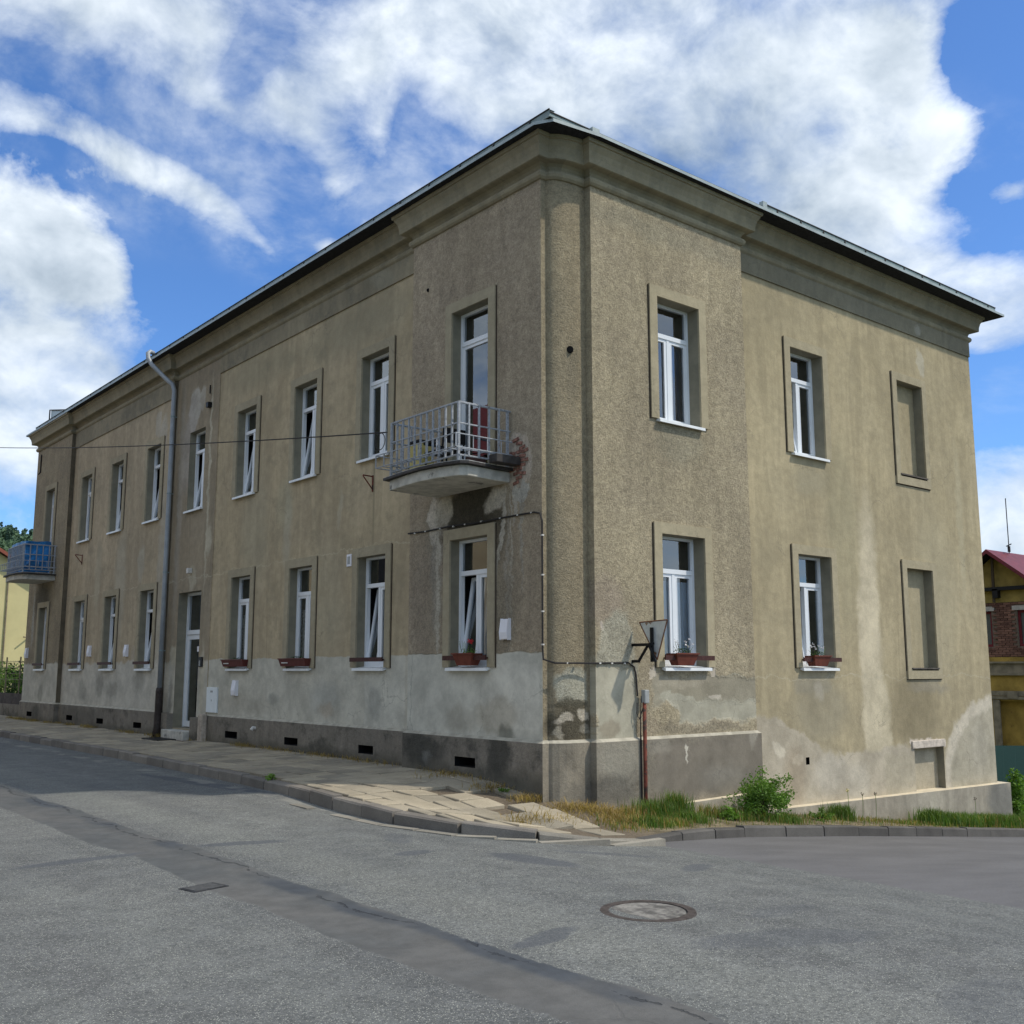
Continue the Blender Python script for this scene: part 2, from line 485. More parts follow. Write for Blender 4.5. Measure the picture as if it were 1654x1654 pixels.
M_dash_L = plaster('pebble_render_corner_block_street_side', 'Y', (.43, .354, .252), (.35, .288, .21), [
    ('e', 1.70, 2.05, .80, .80, 0, (.075, .068, .05), .95, .16, 1), ('e', 2.75, 2.2, .16, .55, 0, (.30, .265, .2), .6, .4, 1), ('e', 2.62, 1.6, .14, 1.1, 0, (.34, .325, .28), .6, .4, 1),  # first ellipse paints the darkness of an arched recess under the balcony
    ('e', 2.72, 2.35, .13, .40, 0, (.62, .56, .46), .92, .2, 1), ('e', 2.42, 2.48, .20, .24, 20, (.52, .48, .39), .85, .25, 1),
    ('e', 2.57, 1.1, .05, 1.45, 0, (.58, .53, .43), .85, .45, 1), ('e', 1.02, 1.85, .05, .75, 8, (.66, .62, .53), .95, .3, 1), ('e', .78, 1.6, .022, 1.3, 0, (.6, .55, .45), .85, .4, 1),
    ('e', 1.15, 2.50, .26, .15, -30, (.62, .57, .48), .88, .25, 1), ('e', .55, 2.6, .16, .24, 0, (.64, .58, .48), .95, .12, 1), ('e', .85, 1.4, .03, 1.1, 0, (.47, .44, .38), .75, .4, 1),
    ('e', .55, 1.9, .03, .7, 0, (.42, .40, .34), .6, .4, 1), ('e', .68, 2.45, .05, .34, 0, (.62, .57, .48), .85, .3, 1),
    ('e', .60, 2.98, .30, .46, -8, (.56, .47, .37), .97, .10, 1), ('e', .55, 2.55, .17, .2, 0, (.52, .49, .42), .95, .12, 1),
    ('e', .95, 1.2, .35, 1.1, 0, (.235, .2, .145), .55, .5, 1), ('e', 3.0, .9, .35, 1.2, 0, (.22, .19, .15), .45, .5, 1),
    ('e', 1.75, .9, .9, .9, 0, (.25, .225, .165), .5, .5, 1),
    ('b', 1.6, -.385, 2.0, .645, 0, (.53, .515, .44), 1.0, .012), ('b', .72, -.35, .55, .45, 0, (.59, .57, .49), .85, .02),
    ('e', 1.15, -.62, .5, .22, 0, (.40, .36, .28), .6, .3, 1), ('e', .9, -.85, .2, .13, 0, (.15, .15, .12), .75, .4, 1),
    ('e', 2.0, -.75, .4, .18, 0, (.39, .36, .29), .5, .4, 1), ('b', 3.25, -.38, .012, .63, 0, (.3, .3, .26), .6, .01, 1)], dash=.85, streak=.3)
M_dash_C = plaster('pebble_render_rounded_corner', 'X', (.345, .288, .19), (.29, .245, .165), [
    ('e', .28, -.22, .26, .28, 0, (.42, .40, .31), .9, .15, 1), ('e', .25, -.72, .42, .25, 0, (.10, .088, .062), .95, .3, 1), ('e', .25, -.44, .30, .07, 0, (.09, .08, .055), .85, .35, 1),
    ('e', .42, -.60, .12, .09, 20, (.55, .49, .38), .92, .2, 1), ('e', .12, -.62, .12, .06, 0, (.52, .46, .36), .9, .25, 1), ('e', .05, -.80, .08, .1, 0, (.48, .43, .33), .8, .3, 1),
    ('e', .45, -.8, .12, .06, 0, (.36, .33, .26), .6, .3, 1), ('e', .3, 4.2, .12, .5, 0, (.2, .175, .125), .5, .5, 1)], dash=.8, streak=.35)
M_dash_R = plaster('pebble_render_corner_block_side', 'X', (.43, .365, .245), (.345, .293, .203), [
    ('e', 2.3, 6.8, 2.2, .2, 0, (.30, .275, .205), .5, .6, 1),
    ('e', 2.4, 3.45, .5, .32, 0, (.30, .275, .2), .55, .4, 1), ('e', .75, .95, .35, .35, 0, (.37, .30, .23), .6, .4, 1),
    ('e', .70, .63, .045, .09, 0, (.55, .48, .4), .9, .25, 1), ('e', .95, .60, .06, .03, 60, (.56, .52, .44), .8, .3, 1),
    ('e', .98, -.12, .42, .95, 0, (.425, .395, .30), .97, .1, 1), ('b', .95, -.45, .38, .5, 0, (.43, .40, .305), .97, .03, 1),
    ('e', .82, -.78, .22, .12, 0, (.30, .26, .19), .8, .3, 1),
    ('b', 2.9, -.31, 1.2, .22, 0, (.29, .265, .20), .85, .05, 1), ('e', 2.4, -.52, .6, .13, -14, (.43, .405, .315), .95, .15, 1),
    ('b', 3.2, -.62, .95, .15, 0, (.40, .375, .29), .95, .05, 1), ('e', 2.7, -.86, 1.0, .09, 0, (.29, .25, .18), .7, .3, 1),
    ('e', 3.05, -.42, .14, .05, 10, (.58, .52, .42), .9, .25, 1), ('e', 1.6, -.78, .25, .12, 0, (.36, .30, .21), .8, .3, 1),
    ('e', 2.4, -.18, .7, .08, 0, (.45, .40, .31), .4, .4, 1), ('b', 3.6, -.08, .55, .008, 0, (.5, .46, .35), .7, .01, 1),
    ('b', 1.70, -.05, .07, .07, 0, (.52, .46, .37), .9, .02, 1), ('b', 3.04, -.05, .06, .07, 0, (.52, .46, .37), .9, .02, 1)], dash=.85, streak=.3)
M_field_R = plaster('field_render_side', 'X', (.44, .37, .234), (.37, .314, .203), [
    ('e', 10.1, 6.25, .14, .30, 8, (.50, .46, .36), .7, .2, 1), ('e', 10.0, 6.85, .12, .1, 0, (.48, .44, .35), .6, .3, 1),
    ('e', 7.72, .7, .34, 2.4, -2, (.60, .525, .375), .9, .32, 1), ('e', 7.85, -1.0, .45, .95, 0, (.56, .49, .345), .92, .16, 1),
    ('e', 7.6, -1.72, .28, .28, 0, (.57, .50, .355), .92, .15, 1),
    ('e', 9.1, -.75, .85, .75, 0, (.255, .215, .135), .8, .35, 1), ('e', 6.1, -.65, .75, .55, 0, (.29, .262, .19), .6, .4, 1),
    ('b', 5.9, -.22, .5, .14, 0, (.30, .275, .21), .65, .08, 1), ('e', 6.05, -.35, .14, .2, 0, (.45, .41, .33), .6, .4, 1),
    ('e', 10.2, 1.5, .7, 1.6, 0, (.43, .385, .265), .4, .5, 1), ('e', 11.3, 3.0, .12, 1.6, 0, (.45, .405, .28), .45, .5, 1),
    ('e', 6.1, 3.35, .5, .3, 0, (.32, .29, .205), .5, .5, 1), ('e', 7.0, 2.5, .5, 1.6, 0, (.34, .31, .2), .4, .5, 1),
    ('e', 9.7, -.33, .7, .12, 0, (.29, .262, .2), .6, .4, 1), ('b', 8.1, -.115, 4.0, .007, 0, (.5, .45, .33), .65, .01, 1),
    ('b', 6.4, -1.95, 2.9, .55, 0, (.46, .405, .31), .95, .05, 1), ('b', 9.0, -2.0, 1.0, .45, 0, (.44, .39, .29), .9, .06, 1),
    ('e', 5.2, -1.35, 1.25, .42, -22, (.455, .40, .305), .95, .08, 1), ('e', 4.9, -1.28, .18, .1, -30, (.60, .54, .42), .9, .2, 1),
    ('e', 5.35, -1.46, .16, .05, 15, (.60, .54, .42), .9, .2, 1), ('e', 5.3, -1.75, .3, .45, 0, (.42, .34, .24), .6, .4, 1),
    ('e', 6.35, -1.75, .5, .35, 0, (.50, .455, .37), .7, .4, 1), ('e', 7.1, -2.0, .35, .35, 0, (.50, .46, .375), .6, .4, 1),
('e', 12.3, -2.05, 2.25, 1.52, 0, (.60, .54, .43), .93, .04, 1), ('e', 12.45, -2.15, 2.15, 1.42, 0, (.40, .362, .275), .97, .05, 1),
    ('e', 11.5, -1.6, .35, .5, 0, (.47, .43, .34), .6, .5, 1), ('e', 10.6, -2.0, .3, .3, 0, (.34, .31, .235), .5, .5, 1), ('b', 9.55, -1.36, .62, .06, 0, (.60, .53, .44), .95, .03, 1)], streak=.4, dirt=((.30, .255, .165), .5))
M_return = simple('dark_return_render', (.12, .10, .068), .95, var=.25, scale=3, bump=.4)  # one darker brown for the far wall returns
M_cornice = plaster('cornice_render', 'Y', (.31, .27, .182), (.255, .225, .155), [], streak=.3, fine=.08, dirt=((.17, .16, .12), .45))
M_corniceR = plaster('cornice_render_side', 'X', (.32, .28, .188), (.265, .235, .162), [], streak=.3, fine=.08, dirt=((.18, .17, .125), .45))
M_frieze = plaster('frieze_render', 'Y', (.25, .222, .158), (.29, .252, .175), [('e', 4.6, 6.95, .5, .2, 30, (.3, .28, .21), .6, .4, 1)], streak=.3, dirt=((.16, .15, .12), .5))
M_friezeR = plaster('frieze_render_side', 'X', (.26, .232, .165), (.225, .202, .148), [('e', 10.0, 6.88, .13, .1, 0, (.42, .39, .32), .6, .3, 1)], streak=.2)
M_plinth_L = plaster('plinth_render', 'Y', (.25, .222, .182), (.20, .18, .148), [
    ('b', 12, -1.62, 16, .22, 0, (.115, .108, .085), .8, .12, 1), ('e', 2.9, -1.2, .6, .25, 0, (.065, .064, .055), .85, .4, 1),
    ('e', 1.0, -1.15, .25, .35, 0, (.07, .068, .058), .85, .35, 1), ('e', 23.4, -1.25, .5, .22, 0, (.09, .088, .075), .7, .4, 1),
    ('e', 2.75, -1.32, .1, .07, 0, (.6, .6, .56), .22, .8, 1), ('e', 6.6, -1.5, 1.2, .16, 0, (.09, .085, .068), .7, .4, 1),
    ('e', 19.5, -1.2, 1.6, .2, 0, (.13, .12, .1), .6, .5, 1)], dash=.5, streak=.3, dirt=((.075, .072, .062), .75))
M_plinth_R = plaster('plinth_render_side', 'X', (.29, .255, .195), (.225, .2, .155), [
    ('e', .95, -1.2, .45, .35, 0, (.33, .31, .25), .6, .4, 1), ('b', 2.9, -1.42, 1.25, .40, 0, (.215, .188, .15), .8, .10, 1),
    ('e', .75, -1.62, .5, .2, 0, (.12, .112, .095), .7, .4, 1), ('e', 1.75, -1.05, .3, .12, 0, (.34, .31, .25), .5, .4, 1),
    ('e', 2.35, -1.23, .022, .14, 0, (.6, .56, .46), .85, .3, 1), ('e', 3.9, -1.0, .1, .2, 0, (.40, .37, .30), .6, .4, 1),
    ('e', 3.2, -1.6, .6, .2, 0, (.27, .25, .21), .5, .5, 1)], dash=.4, streak=.45, dirt=((.13, .115, .09), .65))
M_ledge = plaster('footing_concrete', 'X', (.40, .36, .285), (.34, .305, .245), [
    ('e', 11.9, -2.6, .55, .45, 0, (.19, .185, .165), .85, .3, 1), ('e', 6, -2.7, 1.3, .25, 0, (.24, .22, .175), .6, .4, 1),
    ('e', 9.3, -2.5, .12, .3, 0, (.5, .46, .36), .7, .4, 1), ('e', 8.2, -2.8, 1.2, .2, 0, (.25, .225, .175), .6, .4, 1)], streak=.6, dirt=((.26, .235, .185), .5))
M_ledge_top = simple('footing_top', (.60, .52, .38), .95, var=.12, scale=5, bump=.3)
M_surL = plaster('window_surround_render', 'Y', (.395, .342, .236), (.345, .30, .21), [], streak=.15, fine=.08)
M_surR = plaster('window_surround_render_side', 'X', (.425, .366, .245), (.375, .325, .22), [], streak=.15, fine=.08)
M_border = simple('dark_border', (.06, .042, .03), 1.0)  # near-black brown for thin strips along the surround edges
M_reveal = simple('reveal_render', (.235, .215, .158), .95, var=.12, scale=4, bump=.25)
M_upvc = simple('white_upvc', (.78, .81, .84), .32, var=.03, scale=2, spec=.5)
M_sillm = simple('white_sheet_metal', (.76, .78, .78), .4, var=.06, scale=6, spec=.5)
M_door = simple('white_door_frame', (.68, .71, .73), .4, var=.05, scale=3, spec=.5)
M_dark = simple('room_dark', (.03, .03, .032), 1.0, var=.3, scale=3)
M_hole = simple('hole_dark', (.006, .006, .006), 1.0)
M_zinc = simple('zinc_sheet', (.21, .27, .27), .6, .1, var=.14, scale=5, spec=.5)
M_pipe = simple('galvanised_pipe', (.30, .325, .345), .5, .2, var=.12, scale=4)
M_zinc2 = simple('roof_sheet_edge', (.34, .39, .39), .5, .15, var=.12, scale=6, spec=.5)
M_soffit = simple('soffit_boards', (.018, .018, .02), .9, var=.4, scale=20)  # near-black takes in dark wood and the shadow under the eaves
M_railg = simple('grey_rail_paint', (.33, .35, .375), .6, .1, var=.2, scale=25, wear=(30, .60), wearc=(.10, .07, .05))
M_concrete = simple('balcony_concrete', (.48, .46, .40), .95, var=.2, scale=6, bump=.5, bscale=30, wear=(3, .58), wearc=(.19, .185, .165))
M_slabdark = simple('balcony_flashing', (.05, .045, .042), .6, .2, var=.3, scale=12)
M_slabtop = simple('balcony_flashing_top', (.42, .42, .40), .6, .1, var=.25, scale=9)
M_brown = simple('brown_stained_plank', (.062, .022, .018), .6, var=.3, scale=30)
M_terra = simple('terracotta_plastic', (.15, .04, .024), .6, var=.15, scale=10)
M_box = simple('red_brown_plastic_trough', (.115, .03, .026), .5, var=.15, scale=10)
M_black = simple('black_painted_steel', (.012, .012, .013), .5, .3, var=.3, scale=30)
M_rust = simple('rusty_painted_pipe', (.16, .045, .028), .75, .1, var=.35, scale=14, bump=.3, wear=(9, .52), wearc=(.05, .035, .03))
M_signback = simple('sign_back', (.58, .60, .58), .5, .35, var=.12, scale=9, wear=(7, .60), wearc=(.22, .12, .05))
M_signrim = simple('sign_rim_rust', (.17, .075, .04), .8, .1, var=.3, scale=20)
M_darkpipe = simple('cast_iron_brown', (.045, .035, .03), .65, .2, var=.3, scale=12, bump=.3)
M_cable = simple('cable_sheath', (.03, .027, .026), .7)
M_clip = simple('cable_clip', (.62, .60, .55), .6)
M_greybox = simple('grey_junction_box', (.34, .35, .34), .6, var=.1)
M_white = simple('white_plastic_cover', (.78, .77, .80), .4, var=.03, spec=.4)
M_cabinet = simple('meter_cabinet_paint', (.70, .74, .74), .45, var=.04, spec=.4)
M_tarp = simple('blue_tarpaulin', (.012, .17, .44), .45, var=.45, scale=5, bump=.8, bscale=9, spec=.5)
M_yellow = simple('yellow_plastic', (.60, .50, .18), .5, var=.1)
M_brick = simple('old_red_brick', (.27, .135, .10), .95, var=.5, scale=20, bump=.6, bscale=70)
M_mortar = simple('broken_mortar', (.40, .34, .27), 1.0, var=.3, scale=20, bump=.9, bscale=30)
M_soil = simple('potting_soil', (.05, .035, .025), 1.0)


def m_glass():
    m = bpy.data.materials.new('window_glass'); m.use_nodes = True; m.node_tree.nodes.clear(); b = NB(m.node_tree)
    out = b.new('ShaderNodeOutputMaterial')
    tr = b.new('ShaderNodeBsdfTransparent'); tr.inputs[0].default_value = (.88, .92, .93, 1)
    gl = b.new('ShaderNodeBsdfGlossy'); gl.inputs['Roughness'].default_value = .012; gl.inputs[0].default_value = (.86, .9, .92, 1)
    g = b.new('ShaderNodeNewGeometry').outputs['Position']
    b.put(gl.inputs['Normal'], b.bump(b.noise(g, 2.2, 1, .4), .06, .01))
    fr = b.new('ShaderNodeFresnel'); fr.inputs[0].default_value = 1.9
    mx = b.new('ShaderNodeMixShader')
    b.put(mx.inputs[0], b.math('MULTIPLY', fr.outputs[0], 1.9, clamp=True))
    b.l.new(tr.outputs[0], mx.inputs[1]); b.l.new(gl.outputs[0], mx.inputs[2]); b.l.new(mx.outputs[0], out.inputs[0])
    return m


M_glass = m_glass()


def m_curtain(name, c, lace=False, alpha=.85):
    m, b, p, out = mat_new(name)
    g = b.new('ShaderNodeNewGeometry').outputs['Position']
    s = b.sep(g)
    f = b.noise(b.comb(b.math('MULTIPLY', b.math('ADD', s[0], s[1]), 14.0), b.math('MULTIPLY', s[2], .35), 0), 1.0, 3, .5)
    t = b.rng(f, .3, .7, .72, 1.18)
    b.put(p.inputs['Base Color'], b.mix(1.0, (*c, 1), b.comb(t, t, t), 'MULTIPLY'))
    p.inputs['Roughness'].default_value = .95
    if lace:
        q = b.vmath('SCALE', g, s=1.0)
        vv = b.voro(q, 16.0, 'F1', rand=.6)
        a = b.rng(vv, .28, .5, .55, 1.0)
        b.put(p.inputs['Alpha'], a)
    else:
        p.inputs['Alpha'].default_value = alpha
    return m


M_sheer = m_curtain('sheer_curtain', (.82, .86, .93), alpha=.96)
M_lace = m_curtain('lace_curtain', (.80, .82, .84), lace=True)
M_bluec = m_curtain('dark_blue_curtain', (.05, .07, .14), alpha=.97)
M_whitelace = m_curtain('white_lace_curtain', (.62, .62, .60), lace=True)

# ------------------------------------------------------------------ terrain height
def softp(x):
    return math.log(1 + math.exp(x)) if x < 30 else x


def sst(x):
    x = max(0.0, min(1.0, x)); return x * x * (3 - 2 * x)


def zr(x, y):
    """height of the carriageway: the long street is level, the side street falls away"""
    d = .1 * .7 * softp((min(x, 34.0) + 3) / .7)
    g = sst((3.5 - (y - 2 * max(x, 0.0))) / 3.5)
    return -1.70 - d * g


def zs(x, y):
    """height of the pavement and verge surface"""
    t = sst((y + 1.2) / 3.6)
    a = zr(x, y) + .13
    wall = max(0.0, 1 - max(abs(min(y + .2, 0.0)), max(0.0, -.1 - x)) / 1.2)
    a -= .085 * math.exp(-((x + .9) ** 2 + (y + 2.1) ** 2) / 1.4)
    a += .10 * wall * (1 - sst((x - 5) / 5))
    bb = -1.50 - .025 * max(0.0, -x)
    if x > .5: return a
    return a * (1 - t) + bb * t


# ------------------------------------------------------------------ road
def asphalt():
    m, b, p, out = mat_new('asphalt')
    g = b.new('ShaderNodeNewGeometry').outputs['Position']
    s = b.sep(g)
    x, y = s[0], s[1]
    v = b.comb(x, y, 0)
    wob = b.vmath('SUBTRACT', b.noise(v, 1.1, 5, .62, out='Color'), (.5, .5, .5))
    vd = b.vmath('ADD', v, b.vmath('SCALE', wob, s=.30))
    c = b.mix(b.rng(b.noise(v, .28, 5, .6), .32, .68), (.130, .136, .130, 1), (.178, .182, .168, 1))
    c = b.mix(b.rng(b.noise(b.mapping(v, scale=(.7, 5, 1)), 1.0, 4, .6), .35, .7, 0, .5), c, (.105, .106, .105, 1))
    mo = b.rng(b.noise(v, 3.2, 6, .72), .32, .68, .82, 1.15)
    c = b.mix(1.0, c, b.comb(mo, mo, mo), 'MULTIPLY')
    # worn pale wheel band
    c = b.mix(b.math('MULTIPLY', b.rng(b.math('ABSOLUTE', b.math('SUBTRACT', b.sep(vd)[0], -4.75)), .5, .1), .35), c, (.21, .215, .19, 1))
    # aggregate
    v1 = b.voro(g, 95, 'F1', 'Color')
    spk = b.math('ADD', b.sep(v1)[0], b.rng(b.noise(v, 2.2, 4, .6), .3, .7, -.10, .10))
    d1 = b.voro(g, 95, 'F1')
    agg = b.math('MULTIPLY', b.rng(spk, .62, .92, 0, 1), b.rng(d1, .5, .2, 0, 1))
    fine = b.rng(b.noise(g, 120, 3, .75), .3, .7, .72, 1.28)
    big = b.rng(b.noise(g, 30, 4, .75), .3, .7, .74, 1.26)
    fine = b.math('MULTIPLY', fine, big)
    rough_c = b.mix(1.0, c, b.comb(fine, fine, fine), 'MULTIPLY')
    rough_c = b.mix(b.math('MULTIPLY', agg, .85), rough_c, (.60, .60, .52, 1))
    dk = b.rng(b.sep(b.voro(g, 60, 'F1', 'Color'))[1], .8, .95, 0, .5)
    rough_c = b.mix(dk, rough_c, (.06, .065, .068, 1))
    # resurfaced strip along the long street
    xe = b.sep(b.vmath('ADD', v, b.vmath('SCALE', wob, s=.14)))[0]
    wv = b.math('MULTIPLY', b.math('SUBTRACT', b.noise(b.comb(0, y, 0), .5, 3), .5), .35)
    ctr = b.math('ABSOLUTE', b.math('SUBTRACT', xe, b.math('ADD', -5.63, wv)))
    strip = b.rng(b.math('ADD', ctr, b.math('MULTIPLY', b.math('SUBTRACT', b.noise(v, 14, 4, .7), .5), .09)), .345, .315)
    f2 = b.rng(b.noise(g, 150, 2, .7), .3, .7, .90, 1.10)
    sc = b.mix(b.rng(b.noise(v, .8, 4, .6), .35, .65), (.122, .120, .112, 1), (.092, .096, .094, 1))
    sc = b.mix(1.0, sc, b.comb(f2, f2, f2), 'MULTIPLY')
    # bluish sealant along the crack
    wc = b.math('MULTIPLY', b.math('SUBTRACT', b.noise(b.comb(0, y, 3.0), .7, 4, .6), .5), .55)
    cx = b.math('ABSOLUTE', b.math('SUBTRACT', x, b.math('ADD', -5.40, wc)))
    seal = b.math('MULTIPLY', b.rng(cx, .15, .06), b.rng(b.noise(b.comb(0, y, 9.0), .45, 3), .46, .56))
    sc = b.mix(b.math('MULTIPLY', seal, .85), sc, (.058, .066, .076, 1))
    mot = b.rng(b.noise(v, 4.5, 6, .7), .3, .7, .84, 1.14)
    sc = b.mix(1.0, sc, b.comb(mot, mot, mot), 'MULTIPLY')
    wk = b.math('MULTIPLY', b.math('SUBTRACT', b.noise(b.comb(x, y, 0), 9, 4, .7), .5), .12)
    crack = b.math('MULTIPLY', b.rng(b.math('ADD', cx, wk), .013, .005), b.rng(b.noise(v, .9, 2), .40, .5))
    crack = b.math('MULTIPLY', crack, b.rng(b.math('ADD', cx, 0), .2, .1))
    c = b.mix(strip, rough_c, sc)
    smooth_m = strip
    # smoother newer surface at the mouth of the side street
    lim = b.math('ADD', b.math('MULTIPLY', b.sep(b.vmath('ADD', v, b.vmath('SCALE', wob, s=.2)))[0], 1.0), 0.0)
    side = b.rng(lim, -.62, -.54)
    side = b.math('MULTIPLY', side, b.rng(y, 0.0, -.1))
    f3 = b.math('MULTIPLY', b.rng(b.noise(g, 60, 4, .75), .3, .7, .84, 1.16), b.rng(b.noise(b.mapping(v, scale=(2.2, .5, 1)), 1.0, 5, .65), .3, .7, .84, 1.12))
    c3 = b.mix(1.0, (.126, .123, .124, 1), b.comb(f3, f3, f3), 'MULTIPLY')
    c3 = b.mix(b.math('MULTIPLY', agg, .4), c3, (.30, .30, .28, 1))
    c = b.mix(side, c, c3)
    smooth_m = b.math('MAXIMUM', smooth_m, side)
    # patches of bitumen: (x, y, rx, ry, angle)
    for (ex, ey, rx, ry, an, amt) in [(-3.7, -2.1, .22, .12, 10, .6), (-2.98, -3.0, .22, .5, 12, .6), (-4.8, -.65, .45, .11, -12, .65), (-6.4, -.62, .6, .10, 4, .6),
                                      (-7.6, .6, .7, .06, 6, .55), (-2.85, 4.9, .16, 2.2, 5, .62), (-4.9, -5.4, .34, .10, 12, .6), (-3.6, -6.35, .7, .22, -20, .35), (-2.9, -5.75, .4, .12, 10, .25),
                                      (-1.7, -3.9, .35, .12, 30, .55), (-3.9, -7.9, .5, .3, 20, .3), (-3.3, -1.2, .4, .15, 60, .35), (-6.9, -7.2, .8, .5, 0, .25), (-1.9, -2.9, .5, .1, -40, .45)]:
        c = b.mix(b.ellipse(vd, ex, ey, rx, ry, an, .18, amt), c, (.075, .082, .095, 1))
    # thin side cracks
    ck = b.voro(b.vmath('ADD', v, b.vmath('SCALE', wob, s=.6)), .55, 'DISTANCE_TO_EDGE')
    cm = b.math('MULTIPLY', b.rng(ck, .012, .004), b.rng(b.noise(v, .45, 2), .60, .66))
    allc = b.math('MAXIMUM', crack, b.math('MULTIPLY', cm, .12))
    c = b.mix(b.math('MULTIPLY', allc, .6), c, (.025, .027, .03, 1))
    # pale gutter silt along the kerb of the long street
    gut = b.math('MULTIPLY', b.rng(b.math('ABSOLUTE', b.math('SUBTRACT', b.sep(vd)[0], -2.75)), .16, .06), b.rng(b.noise(v, 1.6, 4, .6), .45, .6, 0, .55))
    c = b.mix(b.math('MULTIPLY', gut, b.rng(y, -.5, .5)), c, (.30, .29, .25, 1))
    b.put(p.inputs['Base Color'], c)
    b.put(p.inputs['Roughness'], b.rng(smooth_m, 0, 1, .88, .8, False))
    p.inputs['Specular IOR Level'].default_value = .3
    h = b.math('MULTIPLY', b.math('ADD', b.math('MULTIPLY', agg, .8), b.noise(g, 110, 3, .7)), b.rng(smooth_m, 0, 1, 1.0, .22, False))
    h = b.math('SUBTRACT', h, b.math('MULTIPLY', allc, 3.0))
    b.put(p.inputs['Normal'], b.bump(h, .7, .008))
    return m


M_asphalt = asphalt()
M_soilg = simple('verge_soil', (.13, .105, .07), 1.0, var=.4, scale=5, bump=.8, bscale=25)
M_meadow = simple('meadow', (.07, .10, .03), 1.0, var=.4, scale=.6, bump=.8, bscale=8)


def grid_sheet(name, xs, ys, zf, mat, keep=None, kind='structure', dz=0.0):
    mb = MB()
    idx = {}
    for i, x in enumerate(xs):
        for j, y in enumerate(ys):
            idx[i, j] = len(mb.v); mb.v.append((x, y, zf(x, y) + dz))
    for i in range(len(xs) - 1):
        for j in range(len(ys) - 1):
            cx, cy = (xs[i] + xs[i + 1]) / 2, (ys[j] + ys[j + 1]) / 2
            if keep is None or keep(cx, cy):
                mb.f.append((idx[i, j], idx[i + 1, j], idx[i + 1, j + 1], idx[i, j + 1])); mb.mi.append(0)
    o = mb.build(name, mat, smooth=True)
    tag(o, kind=kind)
    return o


def fr(a, b, st):
    n = int(round((b - a) / st)); return [a + (b - a) * i / n for i in range(n + 1)]


road = grid_sheet('road', fr(-16, 3, .5) + fr(4, 70, 3), fr(-18, 6, .5) + fr(7, 90, 3), zr, M_asphalt, keep=lambda x, y: x < .6 or y < 0)
tag(road, 'worn grey asphalt road with a smoother repair strip and cracks', 'road')
ground = grid_sheet('ground', [-1500, -800, -300, -120, -60] + fr(-40, 40, 4) + [60, 120, 300, 800, 1500], [-1500, -800, -300, -120, -60] + fr(-40, 40, 4) + [60, 120, 300, 800, 1500],
                    lambda x, y: zr(x, y) - .12 if abs(x) < 200 and abs(y) < 200 else -3.2, M_meadow)

# kerb line, from the far end of the long street round the corner and down the side street
KERB = [(-2.22, 46.0), (-2.22, 30.0), (-2.22, 19.9), (-2.2, 10.3), (-2.28, 7.0), (-2.38, 4.4), (-2.46, 2.7), (-2.60, 1.26), (-2.60, -.14), (-2.38, -1.1), (-1.85, -1.75), (-1.2, -2.08),
        (-.6, -2.12), (.3, -1.85), (2.0, -1.45), (5.0, -1.25), (10.0, -1.2), (16.0, -1.2), (40.0, -1.2)]


def kerb_pts(step):
    out = []
    for (a, b2) in zip(KERB, KERB[1:]):
        a = Vector(a); b2 = Vector(b2); n = max(1, int(round((b2 - a).length / step)))
        for i in range(n): out.append(a.lerp(b2, i / n))
    out.append(Vector(KERB[-1])); return out


def kerb_x(y):
    for (a, b2) in zip(KERB[:11], KERB[1:12]):
        if b2[1] <= y <= a[1]:
            t = (y - b2[1]) / (a[1] - b2[1]); return b2[0] + (a[0] - b2[0]) * t
    return None


def kerb_y(x):
    for (a, b2) in zip(KERB[10:], KERB[11:]):
        if a[0] <= x <= b2[0]:
            t = (x - a[0]) / (b2[0] - a[0]); return a[1] + (b2[1] - a[1]) * t
    return None


KPOLY = KERB + [(40.0, 3), (.0, 3), (.0, 46.0)]


def inside_kerb(x, y, m=.09):
    """inside the kerb line, at least m away from it"""
    c_ = False
    for (a, b_) in zip(KPOLY, KPOLY[1:] + KPOLY[:1]):
        if (a[1] > y) != (b_[1] > y) and x < a[0] + (y - a[1]) / (b_[1] - a[1]) * (b_[0] - a[0]): c_ = not c_
    if not c_: return False
    for (a, b_) in zip(KERB, KERB[1:]):
        A_, B_, P_ = Vector(a), Vector(b_), Vector((x, y)); d = B_ - A_
        t_ = max(0, min(1, (P_ - A_).dot(d) / d.length_squared))
        if (A_ + d * t_ - P_).length < m: return False
    return True


# bedding under the pavement and the verge
mb = MB()
kp = kerb_pts(.5)
for a, b2 in zip(kp, kp[1:]):
    if a.y > -1.0 and a.x < -1.5:
        ia, ib = Vector((.1, a.y if a.y > .1 else .1)), Vector((.1, b2.y if b2.y > .1 else .1))
    else:
        ia, ib = Vector((max(.1, a.x), .1)), Vector((max(.1, b2.x), .1))
    seg = 6
    for k in range(seg):
        q = [a.lerp(ia, k / seg), b2.lerp(ib, k / seg), b2.lerp(ib, (k + 1) / seg), a.lerp(ia, (k + 1) / seg)]
        mb.quad(*[(p.x, p.y, zs(p.x, p.y) - (.045 if p.y > -1.1 and p.x < -.3 else .02)) for p in q])
m_bed, b, p, out = mat_new('pavement_bedding')
g = b.new('ShaderNodeNewGeometry').outputs['Position']
sx_ = b.sep(g)
side = b.rng(sx_[0], -.4, .4)
cc = b.mix(side, (.15, .12, .085, 1), b.mix(b.rng(b.noise(g, 3, 4, .6), .4, .6), (.12, .10, .06, 1), (.22, .18, .115, 1)))
t = b.rng(b.noise(g, 30, 4, .7), .3, .7, .7, 1.3)
b.put(p.inputs['Base Color'], b.mix(1.0, cc, b.comb(t, t, t), 'MULTIPLY'))
p.inputs['Roughness'].default_value = 1
b.put(p.inputs['Normal'], b.bump(b.noise(g, 28, 4, .7), .9, .02))
